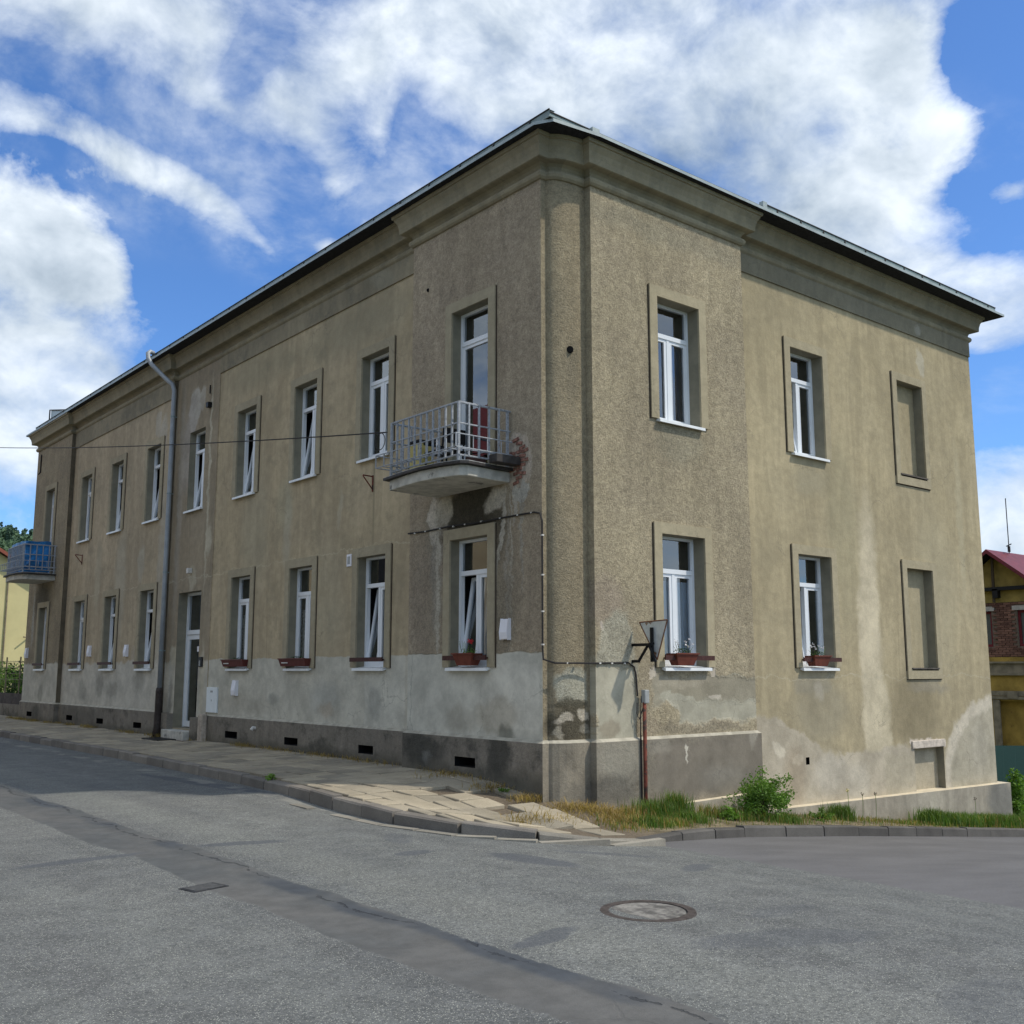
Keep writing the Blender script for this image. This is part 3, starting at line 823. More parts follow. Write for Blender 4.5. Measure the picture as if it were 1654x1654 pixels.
pavement = mb.build('pavement', m_bed)
tag(pavement, 'pavement of small concrete slabs along the long facade', 'pavement', kind='structure')


def m_slab(name, ca, cb, cs=.10):
    m, b, p, out = mat_new(name)
    g = b.new('ShaderNodeNewGeometry').outputs['Position']
    oi = b.new('ShaderNodeObjectInfo').outputs['Random']
    c = b.mix(oi, (*ca, 1), (*cb, 1))
    t = b.math('MULTIPLY', b.rng(b.noise(g, 90, 3, .7), .3, .7, .84, 1.16), b.rng(b.noise(g, 1.6, 5, .65), .3, .7, .82, 1.14))
    c = b.mix(1.0, c, b.comb(t, t, t), 'MULTIPLY')
    b.put(p.inputs['Base Color'], c)
    p.inputs['Roughness'].default_value = .95
    p.inputs['Specular IOR Level'].default_value = .15
    b.put(p.inputs['Normal'], b.bump(b.noise(g, 110, 3, .7), .4, .006))
    return m


M_slab = m_slab('paving_slab', (.42, .36, .26), (.27, .24, .185))
M_kerb = m_slab('granite_kerb', (.25, .225, .19), (.165, .15, .132))
M_kerbdk = m_slab('dark_granite_kerb', (.125, .118, .108), (.085, .08, .074))
M_kerb2 = m_slab('flush_kerb_concrete', (.31, .285, .235), (.21, .195, .165))

# paving slabs (individually) and the far ones as one part
SL = .43
rnd = random.Random(3)
cnt = 0
far = MB()
nj = int(48 / SL)
for j in range(nj):
    y = -2.2 + j * SL
    for i in range(9):
        x = .60 - i * SL
        crn = y < .9
        ww = SL
        l_, r_, yl, yh_ = x - SL / 2 + .01, x + SL / 2 - .01, y + .02, y + SL - .02
        if not all(inside_kerb(q_, w_) for q_ in (l_, r_) for w_ in (yl, yh_)):
            if not (inside_kerb(r_, yl) and inside_kerb(r_, yh_)): continue
            k = max([kk for kk in (kerb_x(yl), kerb_x(yh_)) if kk is not None] or [-9])
            if k < -5: continue
            ww = x + SL / 2 - (k + .10)
            if ww < .12: continue
            if ww > SL: ww = SL
        cxp = x + SL / 2 - ww / 2
        if y + SL > -.02 and cxp > -.2: continue
        if y + SL > -.45 and cxp > -.1: continue
        if y < -.3 and cxp > -.25 - .25 * (-.3 - y): continue
        if crn and cxp > -1.2 and rnd.random() < .12: continue
        if y + SL > 11.7 and y < 13.4 and cxp > -.33: continue
        if crn and rnd.random() < .12: continue
        tx, ty, tz = (rnd.uniform(-1, 1) * (R(3.2) if crn else R(.8)) for _ in range(3))
        cy = y + SL / 2
        ga = .012
        z = zs(cxp, cy) + rnd.uniform(-.006, .006)
        hx, hy = ww / 2 - ga, SL / 2 - ga
        # local slope
        sxl = (zs(cxp + .1, cy) - zs(cxp - .1, cy)) / .2
        syl = (zs(cxp, cy + .1) - zs(cxp, cy - .1)) / .2
        M = Matrix.Translation((cxp, cy, z)) @ Matrix.Rotation(math.atan(syl) + tx, 4, 'X') @ Matrix.Rotation(-math.atan(sxl) + ty, 4, 'Y') @ Matrix.Rotation(tz * 1.5, 4, 'Z')
        if cnt < 296 and y < 21:
            key = (round(hx, 3),)
            me = bpy.data.meshes.get('slab_%0.3f' % hx)
            if me is None:
                q = MB(); e = .008
                q.v = [(-hx, -hy, -.05), (hx, -hy, -.05), (hx, hy, -.05), (-hx, hy, -.05), (-hx, -hy, -e), (hx, -hy, -e), (hx, hy, -e), (-hx, hy, -e),
                       (-hx + e, -hy + e, 0), (hx - e, -hy + e, 0), (hx - e, hy - e, 0), (-hx + e, hy - e, 0)]
                q.f = [(8, 9, 10, 11)] + [(a, (a + 1) % 4, 4 + (a + 1) % 4, 4 + a) for a in range(4)] + [(4 + a, 4 + (a + 1) % 4, 8 + (a + 1) % 4, 8 + a) for a in range(4)]
                q.mi = [0] * 9
                me = q.mesh('slab_%0.3f' % hx, M_slab)
            obj('paving_slab', me, pavement, M)
            cnt += 1
        else:
            far.box(-hx, -hy, -.05, hx, hy, 0, M)
fo = far.build('paving_slab', M_slab, pavement); fo['kind'] = 'stuff'

# kerb stones
kerb = thing('kerb', 'granite kerb stones edging the pavement and the grass verge', 'kerb', (-2.3, 0, zs(-2.3, 0)), kind='structure')
kp = kerb_pts(.88)
for i, (a, b2) in enumerate(zip(kp, kp[1:])):
    d = (b2 - a); L = d.length; d.normalize()
    nrm = Vector((d.y, -d.x))  # towards the road on the street side
    mid = (a + b2) / 2
    low = -1.95 < a.y - 0 and False
    in_drop = (a.y < -1.3 and a.x < -.9)
    top = .0
    if in_drop: top = -.085
    elif a.y < -.3 and a.x < -1.5: top = -.03
    hard = rnd.uniform(-.016, .010)
    ext = L - .02
    ztop0 = zs(a.x, a.y) + .004 + hard
    ztop1 = zs(b2.x, b2.y) + .004 + hard
    q = MB(); w2 = .075; e = .018
    A = a + d * rnd.uniform(.004, .016); B = b2 - d * rnd.uniform(.004, .016)
    sd = nrm
    def P(pt, off, z): return (pt.x + sd.x * off, pt.y + sd.y * off, z)
    prof = [(-w2, -.30), (-w2, 0), (w2 - e, 0), (w2, -e), (w2 + .01, -.30)]
    n0 = len(prof)
    jit = [rnd.uniform(-.004, .004) for _ in range(6)]
    for pt, zt in ((A, ztop0), (B, ztop1)):
        for (o_, z_) in prof: q.v.append(P(pt, o_ + (rnd.uniform(-.006, .006) if z_ > -.1 else 0), zt + z_ + (rnd.uniform(-.005, .005) if z_ > -.1 else 0)))
    for k in range(n0 - 1): q.f.append((k, k + 1, n0 + k + 1, n0 + k)); q.mi.append(0)
    q.f.append(tuple(range(n0))); q.f.append(tuple(reversed(range(n0, 2 * n0)))); q.mi += [0, 0]
    q.build('kerb_stone', M_kerb2 if in_drop else (M_kerbdk if a.x > -.9 and a.y < 0 else M_kerb), kerb)

# pale channel setts where the asphalt meets the dropped kerb
chan = [(-2.84, 3.0), (-2.90, 1.4), (-2.88, -.2), (-2.62, -1.3), (-2.05, -2.0), (-1.3, -2.33), (-.5, -2.37)]
for (a, b2) in zip(chan, chan[1:]):
    a = Vector(a); b2 = Vector(b2); n = max(1, int((b2 - a).length / .42))
    for i in range(n):
        if rnd.random() < .12: continue
        s0 = a.lerp(b2, (i + .02) / n); s1 = a.lerp(b2, (i + .97) / n); d = (s1 - s0).normalized(); nn = Vector((-d.y, d.x)) * .055
        q = MB(); z = [zr(s.x, s.y) + .006 for s in (s0, s1)]
        q.prism([(s0.x - nn.x, s0.y - nn.y), (s1.x - nn.x, s1.y - nn.y), (s1.x + nn.x, s1.y + nn.y), (s0.x + nn.x, s0.y + nn.y)], min(z) - .05, max(z) + .002)
        q.build('channel_sett', M_kerb2, kerb)

# ------------------------------------------------------------------ the building
bldg = thing('apartment_building', 'old two storey corner apartment building with olive grey render and metal roof edge', 'building', (0, 0, -1.55))
PL0 = -.93   # top of plinth


def T_L(X):     # long facade: u = Y, outward = -X
    return lambda u, z, d=0.0: (X + d, u, z)


def T_R(Y):     # side facade: u = X, outward = -Y
    return lambda u, z, d=0.0: (u, Y + d, z)


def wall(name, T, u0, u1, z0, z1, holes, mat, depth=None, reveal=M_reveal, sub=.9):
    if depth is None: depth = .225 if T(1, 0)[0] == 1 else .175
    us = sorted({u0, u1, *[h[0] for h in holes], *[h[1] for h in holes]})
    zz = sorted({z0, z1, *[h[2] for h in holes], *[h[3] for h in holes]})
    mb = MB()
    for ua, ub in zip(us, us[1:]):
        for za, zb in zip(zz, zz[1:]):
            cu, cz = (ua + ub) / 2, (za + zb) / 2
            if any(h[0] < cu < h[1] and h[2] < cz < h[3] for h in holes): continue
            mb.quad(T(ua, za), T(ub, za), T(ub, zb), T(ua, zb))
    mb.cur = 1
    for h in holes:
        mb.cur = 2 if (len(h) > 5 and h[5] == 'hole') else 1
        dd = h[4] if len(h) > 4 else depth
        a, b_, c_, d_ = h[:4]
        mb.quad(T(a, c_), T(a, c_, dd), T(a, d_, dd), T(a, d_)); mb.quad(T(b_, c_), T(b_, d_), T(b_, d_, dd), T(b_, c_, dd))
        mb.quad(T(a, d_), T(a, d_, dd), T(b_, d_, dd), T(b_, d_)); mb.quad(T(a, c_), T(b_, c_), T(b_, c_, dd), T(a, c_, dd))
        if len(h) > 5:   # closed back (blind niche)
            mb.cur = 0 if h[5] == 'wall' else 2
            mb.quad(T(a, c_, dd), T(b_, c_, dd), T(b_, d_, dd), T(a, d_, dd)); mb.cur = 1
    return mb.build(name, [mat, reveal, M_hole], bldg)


WL, WR = .46, .485
UP0, UP1, GR0, GR1 = 3.72, 5.62, .05, 1.97
fieldL_c = [4.75, 7.31, 9.94]
farL_c = [15.01, 17.68, 20.27]
dep = .19


def ops(cs, w=WL, up=(UP0, UP1), gr=(GR0, GR1)):
    h = []
    for c in cs: h += [(c - w, c + w, up[0], up[1]), (c - w, c + w, gr[0], gr[1])]
    return h


wall('wall', T_L(0), 3.38, 11.45, PL0 - .02, 7.6, ops(fieldL_c), M_field_L)
wall('wall', T_L(-.02), 11.45, 13.95, -2.0, 7.6, [(12.15, 13.05, UP0, UP1), (11.98, 13.29, -1.30, 1.80, .30)], M_bay_L)
wall('wall', T_L(-.12), 13.95, 21.6, PL0 - .02, 7.6, ops(farL_c), M_left_L)
wall('wall', T_L(-.25), 21.6, 25.2, PL0 - .02, 7.6, [(22.95, 23.83, 2.92, UP1), (22.95, 23.83, GR0, 1.92)], M_end_L)
wall('wall', T_L(-.15), .1, 3.38, PL0 - .02, 7.6, [(1.29, 2.23, 2.92, UP1), (1.29, 2.23, GR0, 1.98)], M_dash_L)
wall('wall', T_R(-.2), .56, 4.06, PL0 - .02, 7.6, [(1.93, 2.90, 3.77, 5.71), (1.93, 2.90, .05, 2.02)], M_dash_R)
nich = [(9.07, 10.02, 3.77, 5.71, .17, 'wall'), (9.07, 10.02, .0, 1.97, .17, 'wall'), (9.02, 10.09, -2.25, -1.46, .15, 'wall'), (5.60, 5.70, -1.56, -1.44, .2, 'hole')]
wall('wall', T_R(0), 4.06, 12.15, -4.2, 7.6, [(5.58, 6.56, 3.77, 5.69), (5.58, 6.56, .05, 1.99)] + nich, M_field_R)
# returns between the wall planes, gable end and back
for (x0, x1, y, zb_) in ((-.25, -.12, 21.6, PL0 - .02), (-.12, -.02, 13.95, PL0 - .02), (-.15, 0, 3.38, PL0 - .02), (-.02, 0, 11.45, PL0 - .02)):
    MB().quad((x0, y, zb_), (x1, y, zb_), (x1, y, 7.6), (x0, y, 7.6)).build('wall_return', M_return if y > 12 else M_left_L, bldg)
MB().quad((-.15, .1, PL0 - .02), (-.05, .1, PL0 - .02), (-.05, .1, 7.6), (-.15, .1, 7.6)).build('wall_return', M_dash_C, bldg)
MB().quad((4.06, -.2, PL0 - .02), (4.06, 0, PL0 - .02), (4.06, 0, 7.6), (4.06, -.2, 7.6)).build('wall_return', M_dash_R, bldg)
MB().quad((.56, -.2, PL0 - .02), (.56, -.08, PL0 - .02), (.56, -.08, 7.6), (.56, -.2, 7.6)).build('wall_return', M_dash_R, bldg)
mb = MB(); mb.quad((12.15, 0, -4.6), (12.15, 25.2, -4.6), (12.15, 25.2, 7.6), (12.15, 0, 7.6)); mb.quad((-.25, 25.2, -2), (12.15, 25.2, -2), (12.15, 25.2, 7.6), (-.25, 25.2, 7.6))
mb.build('wall', M_left_L, bldg)


def bez(n=8):  # plan of the rounded corner
    p0, c, p1 = Vector((-.05, .1)), Vector((.0, -.09)), Vector((.56, -.08))
    return [p0 * (1 - t) ** 2 + c * 2 * t * (1 - t) + p1 * t * t for t in [i / n for i in range(n + 1)]]


arc = bez(12)
mb = MB()
for a, b2 in zip(arc, arc[1:]):
    mb.quad((a.x, a.y, -2.6), (b2.x, b2.y, -2.6), (b2.x, b2.y, 7.6), (a.x, a.y, 7.6))
me = mb.mesh('corner_wall', M_dash_C)
bm = bmesh.new(); bm.from_mesh(me); bmesh.ops.remove_doubles(bm, verts=bm.verts, dist=1e-5)
for f in bm.faces: f.smooth = True
bm.to_mesh(me); bm.free()
obj('rounded_corner', me, bldg)
# vent hole on the rounded corner and small wall holes
for (P0, s) in (((.235, -.085, 4.55), .05), ((-.157, 2.93, 6.22), .03)):
    q = MB(); n = 9
    q.tube([Vector(P0) + Vector((.03, .03, 0)), Vector(P0) + Vector((-.004, -.006, 0))], s, 9); q.build('wall_hole', M_hole, bldg)

OUT = [Vector(p) for p in [(12.15, 25.2), (-.25, 25.2), (-.25, 21.6), (-.12, 21.6), (-.12, 13.95), (-.02, 13.95), (-.02, 11.45), (-.0, 11.45), (0, 3.38), (-.15, 3.38), (-.15, .1), (-.05, .1)]] + \
      [Vector(p) for p in bez(6)[1:-1]] + [Vector(p) for p in [(.56, -.08), (.56, -.2), (4.06, -.2), (4.06, 0), (12.15, 0)]]
OUTC = [p for p in OUT if not (abs(p.y - 11.45) < .01)]
OUTC = [Vector((-.0, 13.95)) if (abs(p.y - 13.95) < .01 and p.x > -.1) else p for p in OUTC]


def offset(poly, q):
    """offset a closed polygon outwards (polygon runs so that outside is on its right-hand side)"""
    n = len(poly); out_ = []
    for i in range(n):
        a, b2, c2 = poly[i - 1], poly[i], poly[(i + 1) % n]
        d1 = (b2 - a).normalized(); d2 = (c2 - b2).normalized()
        n1 = Vector((d1.y, -d1.x)); n2 = Vector((d2.y, -d2.x))
        n1, n2 = -n1, -n2
        # outward test is fixed: interior lies around (6, 12)
        k = n1 + n2
        den = 1 + n1.dot(n2)
        if den < .05: out_.append(b2 + n1 * q); continue
        out_.append(b2 + k * (q / den))
    return out_


def area(poly): return sum(a.x * b2.y - b2.x * a.y for a, b2 in zip(poly, poly[1:] + poly[:1]))


_t = offset(OUTC, .5)
SG = 1 if abs(area(_t)) > abs(area(OUTC)) else -1
prof = [(0.0, 7.095), (.03, 7.10), (.058, 7.13), (.068, 7.17), (.055, 7.205), (.012, 7.215), (.012, 7.25), (.03, 7.29), (.07, 7.325), (.165, 7.335), (.182, 7.345), (.187, 7.43), (.21, 7.52), (.25, 7.585), (.252, 7.61), (.28, 7.615), (.288, 7.67)]
rings = [offset(OUTC, SG * q) for q, z in prof]
n = len(OUTC)
for (nm, sel, mt) in (('cornice', lambda p: p.x < .1 or p.y > 25, M_cornice), ('cornice', lambda p: p.x >= .1 and p.y < 20, M_corniceR)):
    mb = MB()
    for i in range(n):
        j = (i + 1) % n
        mid = (OUTC[i] + OUTC[j]) / 2
        if not sel(mid): continue
        for k in range(len(prof) - 1):
            mb.quad((*rings[k][i], prof[k][1]), (*rings[k][j], prof[k][1]), (*rings[k + 1][j], prof[k + 1][1]), (*rings[k + 1][i], prof[k + 1][1]))
    mb.build(nm, mt, bldg)
# frieze bands, proud of the fields below, with a lip
mb = MB(); mb.box(-.028, 3.384, 6.74, -.001, 11.45, 7.108); mb.build('frieze', M_frieze, bldg)
mb = MB(); mb.box(-.148, 13.955, 6.64, -.121, 21.6, 7.108); mb.build('frieze', M_frieze, bldg)
mb = MB(); mb.box(4.064, -.028, 6.77, 12.15, -.001, 7.108); mb.build('frieze', M_friezeR, bldg)

# plinth
PQ = .05
PO = offset(OUT, SG * PQ)


def plinth_seg(T, u0, u1, zb, holes, mat, capmat=None):
    wall('plinth', T, u0, u1, zb, PL0 - .04, holes, mat, depth=.35)


vh = .14
def vent(c, w=.28): return (c - w, c + w, -1.39, -1.25, .35, 'hole')


plinth_seg(T_L(-PQ), 3.38 + 0, 11.5, -2.0, [vent(4.77, .235), vent(7.44, .265), vent(10.07, .29)], M_plinth_L)
plinth_seg(T_L(-.12 - PQ), 13.55, 21.6 - PQ, -2.0, [vent(15.15, .27), vent(17.9, .26), vent(20.5, .27)], M_plinth_L)
plinth_seg(T_L(-.25 - PQ), 21.6 - PQ, 25.25, -2.0, [vent(24.05, .27)], M_plinth_L)
plinth_seg(T_L(-.15 - PQ), .1 - PQ, 3.38 + PQ, -2.0, [vent(1.78, .25)], M_plinth_L)
wall('plinth', T_R(-.2 - PQ), .56 - PQ, 4.06 + PQ, -2.6, PL0 - .04, [], M_plinth_R)
mb = MB()
arcp = [p for p in PO if -.16 < p.x < .62 and p.y < .12]
ap = [PO[i] for i in range(len(OUT)) if 10 <= i <= len(OUT) - 4]
for a, b2 in zip(ap, ap[1:]): mb.quad((a.x, a.y, -2.6), (b2.x, b2.y, -2.6), (b2.x, b2.y, PL0 - .04), (a.x, a.y, PL0 - .04))
mb.build('plinth', M_plinth_R, bldg)
mb = MB()
for i in range(len(OUT)):
    j = (i + 1) % len(OUT)
    a, b2, c2, d2 = OUT[i], OUT[j], PO[j], PO[i]
    m_ = (a + b2) / 2
    if m_.x > 4.1 or m_.y > 25.1: continue
    if abs(a.y - 13.95) < .01 and abs(b2.y - 11.45) < .01:
        continue
    if abs(a.x + .12) < .01 and abs(b2.x + .12) < .01:
        pass
    mb.quad((*a, PL0), (*b2, PL0), (*c2, PL0 - .04), (*d2, PL0 - .04))
mb.box(-.07, 11.44, PL0 - .045, -.015, 11.5, PL0 - .005)
mb.build('plinth_cap', simple('plinth_cap_render', (.40, .37, .295), .95, var=.2, scale=6), bldg)
for (x0, x1, y) in ((-.05, 0, 11.5), (-.17, 0, 13.55), (-.30, -.12, 21.55)):
    MB().quad((x0, y, -2), (x1, y, -2), (x1, y, PL0 - .04), (x0, y, PL0 - .04)).build('plinth', M_plinth_L, bldg)
MB().box(-.16, 11.505, -1.9, -.021, 11.98, -1.02).build('plinth', M_plinth_L, bldg)
MB().box(-.165, 13.29, -1.9, -.021, 13.545, -.985).build('plinth', M_plinth_L, bldg)
# broken pale plaster at the plinth end beside the door
mb = MB(); mb.box(-.19, 11.28, -1.6, -.045, 11.5, -.93)
mb.build('plinth_end', simple('crumbling_plaster', (.42, .36, .29), 1.0, var=.25, scale=9, bump=.8, bscale=25), bldg, bevel=.04)

# footing along the side facade
mb = MB()
def footing(x0, x1, y0, z0, z1, y1=-.001):
    n = 14; mb.cur = 0
    for i in range(n):
        a, b2 = x0 + (x1 - x0) * i / n, x0 + (x1 - x0) * (i + 1) / n
        za, zb = z0 + (z1 - z0) * i / n, z0 + (z1 - z0) * (i + 1) / n
        mb.cur = 0; mb.quad((a, y0, -4.6), (b2, y0, -4.6), (b2, y0, zb), (a, y0, za))
        mb.cur = 1; mb.quad((a, y0, za), (b2, y0, zb), (b2, y1, zb + .01), (a, y1, za + .01))
    mb.cur = 0; mb.quad((x1, y0, -4.6), (x1, y1, -4.6), (x1, y1, z1), (x1, y0, z1)); mb.quad((x0, y0, -4.6), (x0, y1, -4.6), (x0, y1, z0), (x0, y0, z0))
footing(4.14, 12.36, -.17, -2.18, -2.28, .3)
mb.build('footing', [M_ledge, M_ledge_top], bldg)
mb = MB(); footing(1.2, 4.13, -.33, -1.91, -1.86, -.251); mb.build('footing', [M_ledge, M_ledge_top], bldg)
# rough pale lintel over the cellar niche
mb = MB(); mb.box(8.93, -.03, -1.455, 10.11, -.001, -1.31); mb.build('cellar_lintel', simple('pale_lintel', (.56, .49, .41), 1.0, var=.2, scale=10, bump=.8, bscale=30), bldg, bevel=.012)

# ------------------------------------------------------------------ roof
EA = .55
eave = [(-EA, 25.45), (-EA, -.26), (-.36, -.44), (.40, -EA - .03), (12.72, -EA - .03), (12.72, 25.7), (-EA, 25.7)]
eave = [(-EA, 25.68), (-EA, -.22), (-.40, -.47), (.42, -.58), (12.72, -.58), (12.72, 25.68)]
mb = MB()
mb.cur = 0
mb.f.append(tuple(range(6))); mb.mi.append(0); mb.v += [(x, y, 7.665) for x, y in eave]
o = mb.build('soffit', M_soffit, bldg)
mb = MB()
for (a, b2) in zip(eave, eave[1:] + eave[:1]):
    mb.quad((*a, 7.664), (*b2, 7.664), (*b2, 7.712), (*a, 7.712))
mb.build('drip_edge', M_zinc2, bldg)
cx, cy = 6.1, 12.5
rid = [(6.1, 6.0), (6.1, 19.5)]
hz = 8.42
mb = MB(); V = lambda p, z: (p[0], p[1], z)
e0 = [(-EA, 25.68), (-EA, -.22), (-.40, -.47), (.42, -.58), (12.72, -.58), (12.72, 25.68)]
mb.quad(V(e0[0], 7.712), V(e0[1], 7.712), V(rid[0], hz), V(rid[1], hz))
mb.f.append((len(mb.v), len(mb.v) + 1, len(mb.v) + 2)); mb.mi.append(0); mb.v += [V(e0[1], 7.712), V(e0[2], 7.712), V(rid[0], hz)]
mb.f.append((len(mb.v), len(mb.v) + 1, len(mb.v) + 2)); mb.mi.append(0); mb.v += [V(e0[2], 7.712), V(e0[3], 7.712), V(rid[0], hz)]
mb.f.append((len(mb.v), len(mb.v) + 1, len(mb.v) + 2)); mb.mi.append(0); mb.v += [V(e0[3], 7.712), V(e0[4], 7.712), V(rid[0], hz)]
mb.quad(V(e0[4], 7.712), V(e0[5], 7.712), V(rid[1], hz), V(rid[0], hz))
mb.f.append((len(mb.v), len(mb.v) + 1, len(mb.v) + 2)); mb.mi.append(0); mb.v += [V(e0[5], 7.712), V(e0[0], 7.712), V(rid[1], hz)]
roof = mb.build('roof', M_zinc, bldg)


def gutter(p0, p1, step, first=True, h=.115, lug=True):
    """upstanding roof gutter: sheet face, dark bead on top, brackets"""
    p0 = Vector(p0); p1 = Vector(p1); d = (p1 - p0).normalized(); nn = Vector((-d.y, d.x, 0))
    if nn.dot(Vector((6, 12, 0)) - p0) > 0: nn = -nn     # outward
    mb = MB()
    up = Vector((0, 0, 1))
    mb.quad(p0, p1, p1 + up * h, p0 + up * h)
    mb.quad(p0 + up * h, p1 + up * h, p1 + up * h - nn * .1, p0 + up * h - nn * .1)
    mb.quad(p0, p1, p1 - nn * .12, p0 - nn * .12)
    g = mb.build('gutter', M_zinc, roof)
    mb = MB(); mb.tube([p0 + up * .012 + nn * .006, p1 + up * .012 + nn * .006], .009, 5); mb.build('gutter_seam', M_zinc2, roof)
    q = MB(); q.tube([p0 + up * (h + .006) + nn * .006, p1 + up * (h + .006) + nn * .006], .011, 6); q.build('gutter_bead', M_slabdark, roof)
    if lug:
        L = (p1 - p0).length; k = int(L / step)
        B = mesh_lug
        ang = math.atan2(d.y, d.x)
        for i in range(k + 1):
            pt = p0.lerp(p1, (i + .5) / (k + 1))
            obj('gutter_bracket', B, roof, Matrix.Translation(pt + nn * .004) @ Matrix.Rotation(ang, 4, 'Z'))


q = MB(); q.box(-.012, -.012, -.01, .012, .012, .12); mesh_lug = q.mesh('lug', M_slabdark)
ZG = 7.715
gutter((-.46, 24.9, ZG), (-.46, -.46, ZG), .86)
gutter((-.46, -.46, ZG), (4.35, -.46, ZG), .86, h=.07, lug=False)
gutter((4.42, -.47, ZG), (12.55, -.47, ZG), .72, h=.135)
mb = MB(); mb.box(.30, -.54, 7.71, .44, -.42, 7.80); mb.build('gutter_stop', M_zinc2, roof)
mb = MB(); mb.box(4.33, -.50, 7.70, 4.44, -.42, 7.88); mb.build('gutter_stop', M_zinc2, roof)
# sheet metal chimney casing low on the far end of the roof
mb = MB(); mb.quad((.4, 23.9, 7.75), (.4, 27.2, 7.75), (.4, 27.2, 9.0), (.4, 23.9, 8.55))
mb = MB()
up_ = [(25.55, 7.70), (25.55, 8.66), (24.3, 8.40), (22.7, 8.10), (22.7, 7.70)]
n5 = len(up_)
mb.v = [(.15, y, z) for y, z in up_] + [(1.1, y, z) for y, z in up_]
mb.f = [tuple(range(n5)), tuple(reversed(range(n5, 2 * n5)))] + [(i, (i + 1) % n5, n5 + (i + 1) % n5, n5 + i) for i in range(n5)]; mb.mi = [0] * (n5 + 2)
mb.build('roof_upstand', simple('pale_sheet_upstand', (.46, .55, .56), .5, .2, var=.08), bldg)
mb = MB(); mb.tube([(.12, 25.6, 7.72), (.12, 25.6, 8.67), (.12, 24.3, 8.42), (.12, 22.7, 8.12)], .022, 6); mb.build('upstand_trim', M_slabdark, bldg)

# ------------------------------------------------------------------ windows
LOC_L = lambda X, yc, z0: Matrix.Translation((X, yc, z0)) @ Matrix.Rotation(R(-90), 4, 'Z')
LOC_R = lambda Y, xc, z0: Matrix.Translation((xc, Y, z0))
MESH = {}


def cached(key, fn):
    if key not in MESH: MESH[key] = fn()
    return MESH[key]


def frame_mesh(w, h, tz, door=False, mat=None):
    def f():
        mb = MB(); a = .055; y0, y1 = dep, dep + .07
        mb.box(-w, y0, 0, -w + a, y1, h); mb.box(w - a, y0, 0, w, y1, h)
        mb.box(-w + a, y0, h - .04, w - a, y1, h); mb.box(-w + a, y0, 0, w - a, y1, a)
        mb.box(-w + a, y0 - .012, tz - .035, w - a, y1, tz + .035)
        if not door: mb.box(-.03, y0 - .002, a, .03, y1, tz - .035)
        return mb.mesh('frame', mat or M_upvc)
    return cached(('f', w, h, tz, door), f)


def sash_mesh(w, h):
    def f():
        mb = MB(); a = .052; t = .05
        mb.box(0, 0, 0, a, t, h); mb.box(w - a, 0, 0, w, t, h); mb.box(a, 0, 0, w - a, t, a); mb.box(a, 0, h - a, w - a, t, h)
        b_ = .008; mb.box(a, -.004, a, a + b_, .0, h - a); mb.box(w - a - b_, -.004, a, w - a, .0, h - a)
        return mb.mesh('sash', M_upvc)
    return cached(('s', round(w, 3), round(h, 3)), f)


def pane_mesh(w, h):
    return cached(('p', round(w, 3), round(h, 3)), lambda: MB().quad((0, 0, 0), (w, 0, 0), (w, 0, h), (0, 0, h)).mesh('pane', M_glass))


def curtain_mesh(w, h, mat, folds=9):
    def f():
        mb = MB(); n = folds * 6
        xs = [w * i / n for i in range(n + 1)]
        ys = [.018 * math.sin(i * 2 * math.pi / 6) for i in range(n + 1)]
        for i in range(n): mb.quad((xs[i], ys[i], 0), (xs[i + 1], ys[i + 1], 0), (xs[i + 1], ys[i + 1], h), (xs[i], ys[i], h))
        return mb.mesh('curtain', mat, smooth=True)
    return cached(('c', round(w, 3), round(h, 3), mat.name, folds), f)


def surround_mesh(w, h, mat, side='L', drop=0.0, full=False, band=.165):
    def f():
        mb = MB(); y0 = -.034; y1 = -.001
        mb.box(-w - band, y0, -drop, -w, y1, h + band); mb.box(w, y0, -drop, w + band, y1, h + band); mb.box(-w, y0, h, w, y1, h + band)
        if full: mb.box(-w, y0, -drop, w, y1, 0)
        return mb.mesh('surround', mat)
    return cached(('u', w, h, mat.name, drop, full), f)


def border_mesh(w, h, sur, full=False):
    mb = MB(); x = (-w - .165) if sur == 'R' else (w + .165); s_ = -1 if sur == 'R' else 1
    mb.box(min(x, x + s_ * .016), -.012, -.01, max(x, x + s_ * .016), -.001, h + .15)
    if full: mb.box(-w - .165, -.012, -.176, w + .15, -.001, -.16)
    return mb.mesh('border', M_border)


def sill_mesh(w):
    def f():
        mb = MB(); e = .035
        mb.v = [(-w - e, dep, .022), (w + e, dep, .022), (w + e, -.075, -.012), (-w - e, -.075, -.012), (-w - e, -.078, -.055), (w + e, -.078, -.055), (w + e, -.06, -.055), (-w - e, -.06, -.055)]
        mb.f = [(0, 1, 2, 3), (3, 2, 5, 4), (4, 5, 6, 7), (0, 3, 4, 7), (1, 6, 5, 2), (0, 7, 6, 1)]; mb.mi = [0] * 6
        return mb.mesh('sill', M_sillm)
    return cached(('l', w), f)


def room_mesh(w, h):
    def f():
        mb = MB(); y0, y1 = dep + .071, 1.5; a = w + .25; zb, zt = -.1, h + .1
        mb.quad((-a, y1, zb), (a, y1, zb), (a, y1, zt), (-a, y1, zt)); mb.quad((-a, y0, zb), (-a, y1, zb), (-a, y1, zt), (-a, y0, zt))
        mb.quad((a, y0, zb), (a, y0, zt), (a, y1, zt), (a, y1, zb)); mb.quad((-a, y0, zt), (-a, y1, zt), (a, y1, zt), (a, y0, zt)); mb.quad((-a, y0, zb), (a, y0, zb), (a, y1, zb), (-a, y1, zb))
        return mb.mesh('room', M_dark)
    return cached(('r', w, h), f)


